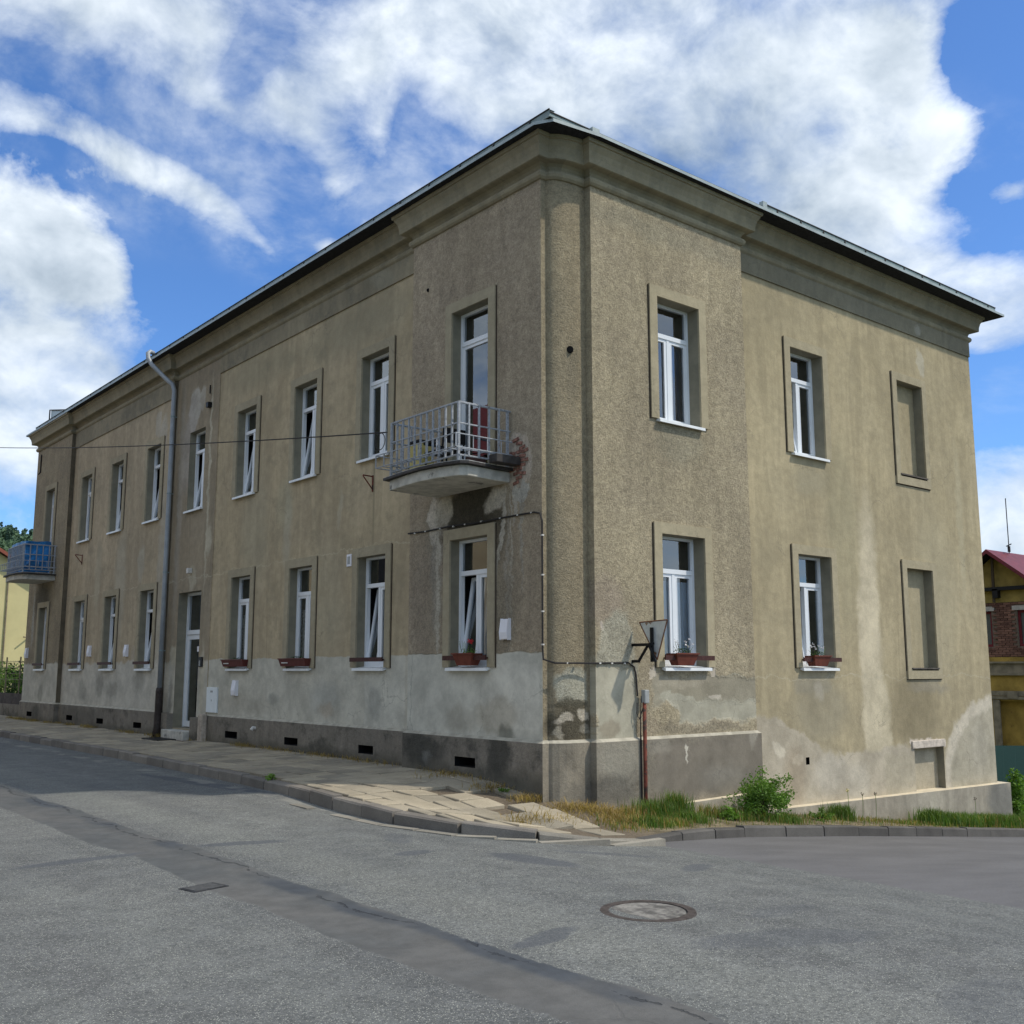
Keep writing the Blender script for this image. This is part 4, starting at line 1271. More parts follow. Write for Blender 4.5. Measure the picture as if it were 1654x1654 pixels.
def window(M0, w, h, tz, tilt=None, curtain=None, sur='L', drop=0.0, sill=True, door=False, cz=None, ttop=None):
    side_r = abs(M0[0][0] - 1) < .01
    M = M0 @ Matrix.Translation((0, (.205 if side_r else .155) - dep, 0))
    fr_ = obj('balcony_door' if door else 'window', frame_mesh(w, h, tz, door), bldg, M)
    add = lambda nm, me, Mloc=Matrix(): obj(nm, me, fr_, M @ Mloc)
    if sur: obj('window_surround', surround_mesh(w, h, M_surL if sur == 'L' else M_surR, sur, drop), fr_, M0)
    a = .055
    add('pane', pane_mesh(2 * (w - a), h - .04 - tz - .035), Matrix.Translation((-w + a, dep + .035, tz + .035)))
    sh = tz - .035 - a
    if door:
        sw = 2 * (w - a)
        s = add('sash', sash_mesh(sw, sh), Matrix.Translation((-w + a, dep + .006, a)))
        add('pane', pane_mesh(sw - .1, sh - .1), Matrix.Translation((-w + a + .05, dep + .03, a + .05)))
    else:
        sw = w - a - .03
        for k, x0 in (('l', -w + a), ('r', .03)):
            Ms = Matrix.Translation((x0, dep + .006, a))
            if tilt and k in tilt: Ms = Ms @ Matrix.Rotation(R(-8.5), 4, 'X')
            add('sash', sash_mesh(sw, sh), Ms)
            add('pane', pane_mesh(sw - .1, sh - .1), Ms @ Matrix.Translation((.05, .025, .05)))
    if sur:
        jb = cached(('border', w, h, sur), lambda: border_mesh(w, h, sur))
        obj('surround_border', jb, fr_, M0)
    if sill: obj('sill', sill_mesh(w), fr_, M0)
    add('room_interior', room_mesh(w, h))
    if curtain:
        mt = {'sheer': M_sheer, 'lace': M_lace, 'blue': M_bluec, 'wlace': M_whitelace}[curtain]
        add('curtain', curtain_mesh(2 * w - .1, (cz or tz - .05), mt, 7), Matrix.Translation((-w + .05, dep + .10 if not tilt else dep + .30, 0)))
    if ttop:
        add('curtain', curtain_mesh(w * .9, h - tz, {'wlace': M_whitelace, 'blue': M_bluec}[ttop], 5), Matrix.Translation((-w + .05, dep + .12, tz)))
    return fr_


hu = UP1 - UP0; hg = GR1 - GR0; TZ = 1.42
# long facade, upper floor, from the corner outwards
for i, c in enumerate(fieldL_c):
    window(LOC_L(0, c, UP0), WL, hu, TZ, tilt=None if i == 0 else 'l', curtain=None, drop=0.02)
window(LOC_L(-.02, 12.60, UP0), .45, hu, TZ, tilt='l', sur=None)
for i, c in enumerate(farL_c):
    window(LOC_L(-.12, c, UP0), WL, hu, TZ, tilt=None if i == 2 else 'l', curtain='sheer' if i == 0 else None, drop=0.02)
window(LOC_L(-.25, 23.39, 2.92), .44, UP1 - 2.92, 2.2, door=True, sill=False, drop=0)
window(LOC_L(-.15, 1.76, 2.92), .47, UP1 - 2.92, 2.2, door=True, sill=False, drop=0)
# long facade, ground floor
window(LOC_L(0, fieldL_c[0], GR0), WL, hg, TZ, tilt='l', drop=0)
window(LOC_L(0, fieldL_c[1], GR0), WL, hg, TZ, curtain='lace', cz=1.12, drop=0)
window(LOC_L(0, fieldL_c[2], GR0), WL, hg, TZ, curtain='lace', cz=1.12, drop=0)
for i, c in enumerate(farL_c):
    window(LOC_L(-.12, c, GR0), WL, hg, TZ, tilt=None if i == 2 else 'l', drop=0, curtain='sheer' if i == 1 else None)
window(LOC_L(-.25, 23.39, GR0), .44, 1.87, TZ, drop=0)
window(LOC_L(-.15, 1.76, GR0), .47, 1.93, TZ, tilt='l', drop=0, curtain='sheer')
# side facade
window(LOC_R(-.2, 2.415, 3.77), WR, 1.94, 1.42, sur='R', curtain='blue')
window(LOC_R(0, 6.07, 3.77), .49, 1.92, 1.42, tilt='l', sur='R', curtain='wlace', ttop='wlace')
window(LOC_R(-.2, 2.415, .05), WR, 1.97, 1.44, sur='R', curtain='sheer', cz=1.30)
window(LOC_R(0, 6.07, .05), .49, 1.94, 1.44, tilt='l', sur='R', curtain='sheer', cz=1.36)
# blind niches on the side facade
for z0 in (3.77, .0):
    o = obj('blind_window', surround_mesh(.475, 1.96 if z0 < 1 else 1.94, M_surR, 'R', .16, True, .16), bldg, LOC_R(0, 9.545, z0))
    obj('surround_border', border_mesh(.475, 1.94, 'R', True), o, LOC_R(0, 9.545, z0))
    mb = MB(); mb.box(-.50, -.05, -.005, .50, .168, .022); q = mb.mesh('stone_sill', simple('dark_sill_sheet', (.10, .085, .07), .7, .1, var=.3) if 'dark_sill_sheet' not in MATS else MATS['dark_sill_sheet'])
    obj('sill', q, o, LOC_R(0, 9.545, z0 + .03))

# ------------------------------------------------------------------ entrance door
Md = LOC_L(-.02, 12.635, -1.29)
mb = MB(); w = .655; h = 3.09; y0 = .22; tzd = 2.17
mb.box(-w, y0, 0, -w + .07, y0 + .08, h); mb.box(w - .07, y0, 0, w, y0 + .08, h); mb.box(-w + .07, y0, h - .06, w - .07, y0 + .08, h); mb.box(-w + .07, y0 - .01, tzd - .05, w - .07, y0 + .08, tzd + .05)
door = obj('entrance_door', mb.mesh('frame', M_door), bldg, Md)
q = MB(); dw = w - .07
q.box(-dw, .235, .01, -dw + .11, .285, tzd - .055); q.box(dw - .11, .235, .01, dw, .285, tzd - .055); q.box(-dw + .11, .235, .01, dw - .11, .285, .14); q.box(-dw + .11, .235, tzd - .165, dw - .11, .285, tzd - .055)
obj('door_leaf', q.mesh('leaf', M_door), door, Md)
obj('pane', pane_mesh(2 * (dw - .11), tzd - .055 - .165 - .085), door, Md @ Matrix.Translation((-dw + .11, .26, .14)))
obj('pane', pane_mesh(2 * dw, h - .06 - tzd - .05), door, Md @ Matrix.Translation((-dw, .26, tzd + .05)))
q = MB(); q.box(-.9, .32, 0, .9, 1.6, 3.2); r_ = MB(); a = .85
r_.quad((-a, 1.8, -.1), (a, 1.8, -.1), (a, 1.8, 3.3), (-a, 1.8, 3.3)); r_.quad((-a, .31, -.1), (-a, 1.8, -.1), (-a, 1.8, 3.3), (-a, .31, 3.3)); r_.quad((a, .31, -.1), (a, 1.8, -.1), (a, 1.8, 3.3), (a, .31, 3.3)); r_.quad((-a, .31, 3.3), (a, .31, 3.3), (a, 1.8, 3.3), (-a, 1.8, 3.3)); r_.quad((-a, .31, -.1), (a, .31, -.1), (a, 1.8, -.1), (-a, 1.8, -.1))
obj('hallway', r_.mesh('hall', simple('hallway_dark', (.06, .065, .055), 1.0)), door, Md)
q = MB(); q.tube([(.47, .20, .95), (.47, .20, 1.08)], .012, 6); q.tube([(.47, .20, 1.0), (.47, .24, 1.0)], .01, 6); obj('handle', q.mesh('handle', M_greybox), door, Md)
q = MB(); q.box(.02, .225, 1.72, .30, .232, 1.84); obj('notice', q.mesh('notice', M_white), door, Md)
mb = MB(); mb.box(-.30, 12.0, -1.7, .30, 13.27, -1.33); mb.build('door_step', M_concrete, bldg, bevel=.015)
mb = MB(); mb.box(-.8, 12.15, -1.53, -.38, 13.1, -1.497)
g_ = mb.build('boot_grate', M_black, bldg)

# wall fittings on the long facade
def vent_cover(X, y, z, sc=1.0):
    mb = MB(); w, hh = .10 * sc, .17 * sc
    prof = [(0, -hh), (-.075 * sc, -hh), (-.09 * sc, -hh * .3), (-.055 * sc, hh), (0, hh)]
    n0 = len(prof)
    mb.v = [(X + p_[0], y - w, z + p_[1]) for p_ in prof] + [(X + p_[0], y + w, z + p_[1]) for p_ in prof]
    for k in range(n0): mb.f.append((k, (k + 1) % n0, n0 + (k + 1) % n0, n0 + k)); mb.mi.append(0)
    mb.f += [tuple(range(n0)), tuple(reversed(range(n0, 2 * n0)))]; mb.mi += [0, 0]
    mb.build('vent_cover', M_white, bldg, bevel=.008)


vent_cover(-.151, .86, .58, .85); vent_cover(-.001, 10.0, -.36, .9); vent_cover(-.121, 16.25, .50, .85); vent_cover(-.121, 19.15, .53, .85); vent_cover(-.251, 24.85, .55, .9)
mb = MB(); mb.box(-.02, 5.44, 1.84, -.001, 5.60, 2.06); mb.build('vent_grille', M_white, bldg, bevel=.006)
mb = MB(); mb.box(-.023, 5.475, 1.88, -.0205, 5.565, 2.02); mb.build('grille_mesh', M_greybox, bldg)
mb = MB(); mb.box(-.035, 10.88, -.90, -.001, 11.43, -.36); mc = mb.build('meter_cabinet', M_cabinet, bldg, bevel=.006)
mb = MB(); mb.box(-.038, 11.10, -.47, -.0355, 11.22, -.43); mb.box(-.038, 11.14, -.66, -.0355, 11.17, -.62); mb.build('cabinet_lock', M_greybox, mc)
mb = MB(); mb.box(-.055, 11.72, .08, -.021, 11.90, .30); mb.build('intercom', M_black, bldg, bevel=.006)
mb = MB(); mb.box(-.06, 11.80, .10, -.0555, 11.86, .22); mb.build('intercom_buttons', M_greybox, bldg)
mb = MB(); mb.box(-.12, 12.56, 2.22, -.021, 12.68, 2.34); mb.build('door_lamp', M_clip, bldg, bevel=.01)
mb = MB(); mb.tube([(-.05, 8.95, -1.14), (-.11, 8.95, -1.13), (-.14, 8.95, -1.17)], .035, 8); mb.build('drain_spout', M_clip, bldg)
mb = MB(); mb.tube([(-.06, 11.9, 6.35), (-.06, 11.9, 6.55)], .018, 6); mb.box(-.12, 11.85, 6.02, -.02, 11.97, 6.14); mb.build('wall_anchor', M_black, bldg)
mb = MB(); mb.tube([(-.27, 24.75, 6.95), (-.27, 24.75, 6.35)], .02, 6); mb.tube([(-.27, 24.75, 6.36), (-.33, 24.75, 6.28)], .02, 6); mb.build('wall_anchor', M_black, bldg)
for (X, y, z) in ((0, 4.78, 3.22), (-.12, 20.35, 3.14)):
    mb = MB(); s = .012
    mb.box(X - .02, y - s, z - .12, X - .001, y + s, z + .17); mb.tube([(X - .01, y, z + .15), (X - .20, y + .02, z + .16)], .012, 6); mb.tube([(X - .01, y, z - .08), (X - .20, y + .02, z + .15)], .012, 6)
    mb.build('wall_bracket', M_rust, bldg)

# exposed bricks where the render fell off by the balcony
rnd = random.Random(11)
mb = MB(); ys = .60; 
pts = []
for k in range(18):
    a = k / 18 * 2 * math.pi; rr = 1 + rnd.uniform(-.22, .22)
    pts.append((.60 + .21 * math.cos(a) * rr, 2.98 + .36 * math.sin(a) * rr))
mb.v = [(-.154, .60, 2.98)] + [(-.152, p_[0], p_[1]) for p_ in pts]
for k in range(18): mb.f.append((0, 1 + k, 1 + (k + 1) % 18)); mb.mi.append(0)
mb.build('broken_render', M_mortar, bldg)
q = MB(); q.box(-.02, -.065, -.022, .02, .065, .022); bk = q.mesh('brick', M_brick)
for row in range(11):
    for c_ in range(4):
        y = .37 + c_ * .142 + (.07 if row % 2 else 0) + rnd.uniform(-.012, .012); z = 2.67 + row * .062 + rnd.uniform(-.006, .006)
        if ((y - .61) / .185) ** 2 + ((z - 2.98) / .33) ** 2 > 1 or rnd.random() < .1: continue
        obj('brick', bk, bldg, Matrix.Translation((-.142 - rnd.uniform(0, .012), y, z)) @ Matrix.Rotation(rnd.uniform(-.22, .22), 4, 'X'))

# ------------------------------------------------------------------ downpipes
mb = MB()
pp = [(-.50, 14.45, 7.84), (-.60, 14.42, 7.86), (-.66, 14.40, 7.80), (-.66, 14.36, 7.66), (-.60, 14.28, 7.50), (-.34, 13.86, 7.05), (-.25, 13.74, 6.93), (-.215, 13.70, 6.78), (-.215, 13.70, 6.4), (-.215, 13.70, 2), (-.215, 13.70, -.42)]
mb.tube(pp, .055, 12)
dp = mb.build('downpipe', M_pipe, bldg, smooth=True)
mb = MB(); mb.tube([(-.215, 13.70, -.40), (-.215, 13.70, -.48), (-.215, 13.70, -.9), (-.22, 13.70, -1.3), (-.24, 13.68, -1.52)], [.075, .085, .085, .09, .11], 12); mb.build('standpipe', M_darkpipe, dp, smooth=True)
for z in (6.1, 4.2, 2.3, .45):
    mb = MB(); mb.tube([(-.215, 13.70, z), (-.215, 13.70, z + .03)], .062, 12); mb.box(-.20, 13.69, z + .005, -.12, 13.71, z + .025); mb.build('pipe_clip', M_zinc, dp)
mb = MB(); mb.tube([(12.75, .45, 7.6), (12.75, .45, 7.35), (12.62, .42, 7.1), (12.25, .35, 6.92), (12.22, .35, 6.7), (12.22, .35, -3)], .055, 10); mb.build('downpipe', M_zinc2, bldg, smooth=True)

# ------------------------------------------------------------------ balconies
def balcony(dx, dy, tarp=False):
    T = lambda p: (p[0] + dx, p[1] + dy)
    pl = [(-.15, .80), (-.42, .80), (-.95, .74), (-1.06, .80), (-1.17, 1.15), (-1.21, 1.55), (-1.19, 1.95), (-1.12, 2.50), (-.42, 2.58), (-.15, 2.58)]
    mb = MB(); mb.prism([T(p) for p in pl], 2.69, 2.845)
    b_ = mb.build('balcony', M_concrete, bldg, bevel=.012)
    ctr = Vector((-.6, 1.68))
    big = [((p[0] if p[0] > -.2 else p[0] - .06), p[1] + (.09 if p[1] > 1.68 else -.09) * (1 if abs(p[1] - 1.68) > .5 else .3)) for p in pl]
    mb = MB(); mb.prism([T(p) for p in big], 2.848, 2.885); mb.build('flashing', M_slabdark, b_)
    mb = MB(); mb.prism([T((p[0] * .985 - .002 if p[0] < -.2 else p[0], (p[1] - 1.68) * .985 + 1.68)) for p in big], 2.887, 2.897); mb.build('floor', M_slabtop, b_)
    xo = -1.08; ya, yb = .80, 2.52; zt, zm, zl, zb = 3.74, 3.44, 3.10, 2.98
    rails = []
    for z in (zt, zm, 3.08, 2.985):
        mb = MB(); r = .018 if z == zt else .013
        mb.tube([(-.15 + dx, ya + dy, z), (xo + dx, ya + dy, z), (xo + dx, yb + dy, z), (-.15 + dx, yb + dy, z)], r, 6); mb.build('handrail' if z == zt else 'rail', M_railg, b_)
    mb = MB(); mb.box(-.0125, -.0125, 2.985, .0125, .0125, zt); bar = mb.mesh('bar', M_railg)
    mb = MB(); mb.box(-.017, -.017, 2.895, .017, .017, zt + .01); post = mb.mesh('post', M_railg)
    for y in [ya + (yb - ya) * i / 11 for i in range(1, 11)]: obj('bar', bar, b_, Matrix.Translation((xo + dx, y + dy, 0)))
    for y in (ya, yb):
        for x in (-.90, -.72, -.54, -.36): obj('bar', bar, b_, Matrix.Translation((x + dx, y + dy, 0)))
        obj('post', post, b_, Matrix.Translation((xo + dx, y + dy, 0))); obj('post', post, b_, Matrix.Translation((-.2 + dx, y + dy, 0)))
    # flower-trough holder hanging round the outside
    ho = .17
    for z in (3.24, 3.05):
        mb = MB(); mb.tube([(-.25 + dx, ya - ho + dy, z), (xo - ho + dx, ya - ho + dy, z), (xo - ho + dx, yb + ho + dy, z), (-.25 + dx, yb + ho + dy, z)], .009, 6); mb.build('trough_rail', M_railg, b_)
    mb = MB()
    k = 9
    mb.box(-.007, -.007, 3.05, .007, .007, 3.24); st = mb.mesh('strut', M_railg)
    for i in range(k + 1):
        y = ya - ho + (yb - ya + 2 * ho) * i / k
        obj('trough_strut', st, b_, Matrix.Translation((xo - ho + dx, y + dy, 0)))
    mb = MB()
    for i in range(k + 1):
        y = ya + (yb - ya) * i / k
        mb.tube([(xo + dx, y + dy, 3.05), (xo - ho + dx, y + dy, 3.05)], .007, 5)
    for y, s in ((ya, -1), (yb, 1)):
        for x in (-.95, -.7, -.45):
            mb.tube([(x + dx, y + dy, 3.05), (x + dx, y + s * ho + dy, 3.05), (x + dx, y + s * ho + dy, 3.24)], .007, 5)
    mb.build('trough_holder', M_railg, b_)
    return b_


balcony(0, 0)
balcony(-.10, 21.65)
# grey covered trough sitting at the wall end of the near balcony
mb = MB(); mb.box(-.62, .52, 2.90, -.18, .70, 3.02)
o = mb.build('flower_trough', M_slabdark, bevel=.01); tag(o, 'dark empty trough resting on the near balcony edge by the broken render', 'flower trough')
# tarpaulin inside the far balcony rails
mb = MB(); rnd = random.Random(5)
x0, x1, y0, y1 = -1.145, -.42, 22.51, 24.10
ring = []
per = []
n1_ = 9
for i in range(n1_): per.append((x0 + (x1 - x0) * 0, y1 + (y0 - y1) * i / n1_))
for i in range(7): per.append((x0 + (x1 - x0) * i / 7, y0))
per.append((x1, y0))
per = [(x1, y1)] + [(x1 + (x0 - x1) * i / 5, y1) for i in range(1, 5)] + per
lv = 8
for k in range(lv + 1):
    z = 2.93 + (3.86 - 2.93) * k / lv
    row = []
    for (x, y) in per:
        o_ = rnd.uniform(-.018, .018)
        row.append((x + o_ + .02, y + o_, z + (rnd.uniform(-.02, .02) if k == lv else 0)))
    ring.append(row)
for k in range(lv):
    for i in range(len(per) - 1): mb.quad(ring[k][i], ring[k][i + 1], ring[k + 1][i + 1], ring[k + 1][i])
o = mb.build('tarpaulin', M_tarp); tag(o, 'bright blue tarpaulin wrapped inside the railing of the far balcony', 'tarpaulin')
# chair and yellow container on the near balcony
ch = thing('garden_chair', 'black garden chair standing on the near balcony behind grey railing', 'chair', (-.62, 1.75, 2.9))
mb = MB(); mb.box(-.85, 1.52, 3.20, -.42, 1.98, 3.235); mb.build('seat', M_black, ch, bevel=.01)
for (x, y) in ((-.83, 1.54), (-.45, 1.54), (-.83, 1.96), (-.45, 1.96)):
    mb = MB(); mb.tube([(x, y, 2.898), (x, y, 3.2)], .016, 6); mb.build('leg', M_black, ch)
mb = MB(); mb.tube([(-.83, 1.54, 3.2), (-.83, 1.50, 3.52)], .014, 6); mb.tube([(-.45, 1.54, 3.2), (-.45, 1.50, 3.52)], .014, 6); mb.box(-.84, 1.49, 3.32, -.44, 1.52, 3.54); mb.build('backrest', M_black, ch)
mb = MB(); mb.box(-.86, 1.95, 3.34, -.42, 1.98, 3.37); mb.box(-.86, 1.6, 3.36, -.83, 1.98, 3.39); mb.build('armrest', M_black, ch)
ct = thing('yellow_container', 'yellow container with a black lid beside the chair on the near balcony', 'container', (-.7, 2.25, 2.9))
mb = MB(); mb.box(-.84, 2.12, 2.9, -.56, 2.40, 3.42); mb.build('body', M_yellow, ct, bevel=.02)
mb = MB(); mb.box(-.86, 2.10, 3.42, -.54, 2.42, 3.46); mb.build('lid', M_black, ct, bevel=.008)
mb = MB(); mb.box(-.50, 1.20, 2.9, -.28, 1.42, 3.12); o = mb.build('storage_box', simple('dark_brown_box', (.07, .035, .03), .7), bevel=.01); tag(o, 'small dark brown box at the foot of the near balcony door', 'box')

# ------------------------------------------------------------------ window rails, pots, troughs
def m_leaf(name, c1, c2, trans=.3):
    m, b, p, out = mat_new(name)
    g = b.new('ShaderNodeNewGeometry')
    rp = g.outputs['Random Per Island']
    c = b.mix(rp, (*c1, 1), (*c2, 1))
    t = b.rng(b.noise(g.outputs['Position'], 2.5, 3, .6), .3, .7, .75, 1.25)
    c = b.mix(1.0, c, b.comb(t, t, t), 'MULTIPLY')
    b.put(p.inputs['Base Color'], c)
    p.inputs['Roughness'].default_value = .6
    tl = b.new('ShaderNodeBsdfTranslucent'); b.put(tl.inputs[0], b.mix(1.0, c, (1.3, 1.5, .6, 1), 'MULTIPLY'))
    mx = b.new('ShaderNodeMixShader'); mx.inputs[0].default_value = trans
    b.l.new(p.outputs[0], mx.inputs[1]); b.l.new(tl.outputs[0], mx.inputs[2]); b.l.new(mx.outputs[0], out.inputs[0])
    return m


M_leaf = m_leaf('shrub_leaf', (.07, .15, .022), (.15, .25, .045))
M_leafdk = m_leaf('dark_leaf', (.025, .055, .014), (.05, .09, .02))
M_leafbr = m_leaf('bright_leaf', (.09, .19, .02), (.17, .28, .05))
M_grass = m_leaf('grass_blade', (.055, .125, .02), (.16, .22, .05))
M_dry = m_leaf('dry_grass_blade', (.36, .26, .09), (.25, .17, .07))
M_red = simple('red_petal', (.65, .03, .04), .6)
M_pet = simple('white_petal', (.75, .72, .72), .6)
M_stem = simple('woody_stem', (.07, .05, .03), .9)


def leaves(mb, rnd, centre, rad, count, size, squash=1.0, bias=0.0):
    for _ in range(count):
        while True:
            v = Vector((rnd.uniform(-1, 1), rnd.uniform(-1, 1), rnd.uniform(-1, 1)))
            if v.length < 1: break
        if bias: v = v.normalized() * (v.length ** bias)
        p = Vector(centre) + Vector((v.x * rad[0], v.y * rad[1], v.z * rad[2]))
        a = Vector((rnd.gauss(0, 1), rnd.gauss(0, 1), rnd.gauss(0, .6))).normalized()
        b_ = a.cross(Vector((rnd.gauss(0, 1), rnd.gauss(0, 1), rnd.gauss(0, 1)))).normalized()
        s = size * rnd.uniform(.6, 1.3)
        mb.quad(p - a * s, p - b_ * s * .45, p + a * s, p + b_ * s * .45)


def win_rail(M, w, label, group='brown rails across ground floor windows'):
    mb = MB(); mb.box(-w - .06, -.11, .10, w + .06, -.085, .17)
    for x in (-w - .02, w + .02): mb.box(x - .01, -.085, .12, x + .01, .0, .14)
    o = obj('window_rail', mb.mesh('window_rail', M_brown), bldg, M)
    return o


rnd = random.Random(21)
for (X, c, w) in ((0, fieldL_c[0], WL), (-.12, farL_c[0], WL), (-.12, farL_c[1], WL), (-.12, farL_c[2], WL), (-.25, 23.39, .44), (-.15, 1.76, .47)):
    win_rail(LOC_L(X, c, GR0), w, '')
win_rail(LOC_R(-.2, 2.415, .05), WR, ''); win_rail(LOC_R(0, 6.07, .05), .49, '')


def trough(M, w, label):
    t = thing('window_box', label, 'window box', M.translation, group='red brown window boxes on the long facade')
    q = MB(); a, b_ = w + .03, w - .01
    q.v = [(-b_, -.13, .03), (b_, -.13, .03), (b_, .03, .03), (-b_, .03, .03), (-a, -.17, .175), (a, -.17, .175), (a, .06, .175), (-a, .06, .175)]
    q.f = [(0, 3, 2, 1), (0, 1, 5, 4), (1, 2, 6, 5), (2, 3, 7, 6), (3, 0, 4, 7)]; q.mi = [0] * 5
    q.box(-a - .008, -.178, .16, a + .008, -.162, .18)
    obj('box', q.mesh('box', M_box), t, M)
    q = MB(); q.quad((-a + .01, -.165, .165), (a - .01, -.165, .165), (a - .01, .055, .165), (-a + .01, .055, .165)); obj('soil', q.mesh('soil', M_soil), t, M)
    q = MB(); leaves(q, rnd, (.05, -.06, .19), (w * .5, .06, .035), 90, .016); obj('plant', q.mesh('plant', M_leafdk), t, M)
    q = MB(); q.box(-w * .8, -.163, .085, -w * .3, -.158, .105, ); obj('trim', q.mesh('trim', M_clip), t, M)


trough(LOC_L(0, fieldL_c[1], GR0), .50, 'red brown window box under the lace curtained window nearer the corner')
trough(LOC_L(0, fieldL_c[2], GR0), .49, 'red brown window box under the window beside the entrance door and meter cabinet')


def pot(M, x, label, flowers):
    t = thing('flower_pot', label, 'flower pot', (M @ Matrix.Translation((x, 0, 0))).translation)
    Mx = M @ Matrix.Translation((x, 0, 0))
    q = MB(); a, b_ = .245, .17
    q.v = [(-b_, -.12, .024), (b_, -.12, .024), (b_, .02, .024), (-b_, .02, .024), (-a, -.16, .20), (a, -.16, .20), (a, .05, .20), (-a, .05, .20)]
    q.f = [(0, 3, 2, 1), (0, 1, 5, 4), (1, 2, 6, 5), (2, 3, 7, 6), (3, 0, 4, 7)]; q.mi = [0] * 5
    q.box(-a - .01, -.172, .185, a + .01, -.155, .205)
    obj('pot', q.mesh('pot', M_terra), t, Mx)
    q = MB(); q.quad((-a + .01, -.155, .19), (a - .01, -.155, .19), (a - .01, .045, .19), (-a + .01, .045, .19)); obj('soil', q.mesh('soil', M_soil), t, Mx)
    q = MB(); leaves(q, rnd, (0, -.05, .235), (.19, .07, .045), 90, .015); obj('foliage', q.mesh('foliage', M_leafdk if flowers == 'w' else M_leaf), t, Mx)
    q = MB()
    for _ in range(10):
        x_, y_, z_ = rnd.uniform(-.2, .2), rnd.uniform(-.11, .02), rnd.uniform(.28, .40); q.tube([(x_ * .6, y_ * .5 - .04, .2), (x_, y_, z_)], .0025, 4)
    obj('stem', q.mesh('stem', M_leaf), t, Mx)
    q = MB(); q.cur = 0
    for _ in range(9):
        cx_, cz_ = (rnd.uniform(.0, .12), rnd.uniform(.30, .42)) if flowers == 'r' else (rnd.uniform(-.2, .2), rnd.uniform(.30, .42))
        leaves(q, rnd, (cx_, rnd.uniform(-.1, 0), cz_), (.018, .018, .018), 10, .014)
    obj('flower', q.mesh('flower', M_red if flowers == 'r' else M_pet), t, Mx)


pot(LOC_L(-.15, 1.76, GR0), .03, 'terracotta pot with red flowers under the near balcony window', 'r')
pot(LOC_R(-.2, 2.415, .05), -.12, 'terracotta pot with pale flowers beside the triangular road sign', 'w')
pot(LOC_R(0, 6.07, .05), -.08, 'terracotta pot with tiny white flowers on the window right of the corner block', 'w')

# ------------------------------------------------------------------ road sign on its wall bracket
sg = thing('road_sign', 'back of a triangular give way sign on a black wall bracket', 'road sign', (1.3, -.2, .13))
X = 1.36
mb = MB()
tri = [Vector((X, -.28, .68)), Vector((X + .015, -.80, .70)), Vector((X + .01, -.60, .15))]
back = [v + Vector((.012, 0, 0)) for v in tri]
mb.v = [tuple(v) for v in tri + back]; mb.f = [(0, 1, 2), (5, 4, 3), (0, 3, 4, 1), (1, 4, 5, 2), (2, 5, 3, 0)]; mb.mi = [0] * 5
mb.build('sign_plate', M_signback, sg)
mb = MB()
for a, b2 in ((0, 1), (1, 2), (2, 0)): mb.tube([tri[a], tri[b2]], .009, 6)
mb.build('sign_rim', M_signrim, sg)
mb = MB(); mb.box(X - .045, -.605, .12, X - .008, -.57, .60, Matrix.Translation((0, .05, .0)))
mb.build('post', M_black, sg)
mb = MB(); s = .02
mb.box(1.27, -.56, .34, 1.31, -.2, .38); mb.box(1.27, -.33, .11, 1.31, -.2, .15)
mb.tube([(1.29, -.32, .13), (1.30, -.5, .36)], .022, 6); mb.tube([(1.29, -.55, .36), (X - .01, -.55, .38)], .02, 6)
mb.tube([(1.29, -.52, .36), (X - .02, -.60, .12)], .02, 6)
mb.build('bracket', M_black, sg)

# ------------------------------------------------------------------ cable conduit, junction box, cables
cd = thing('cable_conduit', 'rusty red pipe with a grey junction box rising from the grass to the sign', 'conduit', (1.4, -.29, -1.8))
mb = MB(); mb.tube([(1.40, -.30, -2.1), (1.405, -.30, -1.6), (1.41, -.30, -.44)], .028, 10); mb.build('pipe', M_rust, cd, smooth=True)
mb = MB(); mb.box(1.385, -.34, -.46, 1.475, -.26, -.27); mb.build('junction_box', M_greybox, cd, bevel=.012)
mb = MB(); mb.tube([(1.36, -.26, -.95), (1.37, -.262, -.6), (1.385, -.262, -.36)], .008, 6); mb.tube([(1.31, -.255, -.45), (1.295, -.26, -.6), (1.33, -.27, -.68), (1.39, -.28, -.55), (1.40, -.30, -.46)], .008, 6)
mb.tube([(1.365, -.262, -1.9), (1.365, -.262, -.9)], .011, 6)
mb.build('cable_loop', M_cable, cd)


def wall_cable():
    c = thing('wall_cable', 'dark cable clipped along the corner of the building above the pale band', 'cable', (-.17, 3.3, 2.2))
    pts = [(-.168, 3.40, 2.205), (-.166, 2.9, 2.19), (-.168, 2.2, 2.205), (-.168, 1.6, 2.18), (-.168, .9, 2.19), (-.168, .25, 2.19), (-.168, .12, 2.16), (-.172, .07, 2.05), (-.172, .07, 1.2), (-.172, .07, .3), (-.17, .06, .15), (-.08, -.08, .10), (.05, -.115, .10), (.56, -.215, .10), (1.18, -.218, .11), (1.30, -.218, .05), (1.335, -.218, -.06), (1.345, -.218, -.2), (1.355, -.222, -.36)]
    mb = MB(); mb.tube(pts, .013, 6); mb.build('sheath', M_cable, c)
    k = MB(); k.box(-.016, -.016, -.010, .016, .016, .010); me_ = k.mesh('clip', M_clip)
    for y in (3.2, 2.9, 2.5, 2.15, 1.85, 1.45, 1.0, .6, .3): obj('clip', me_, c, Matrix.Translation((-.166, y, 2.19)))
    for z in (1.85, 1.3, .8, .35): obj('clip', me_, c, Matrix.Translation((-.168, .07, z)))
    for x in (.1, .3, .62, .85, 1.1): obj('clip', me_, c, Matrix.Translation((x, -.218 if x > .5 else -.12, .10)))


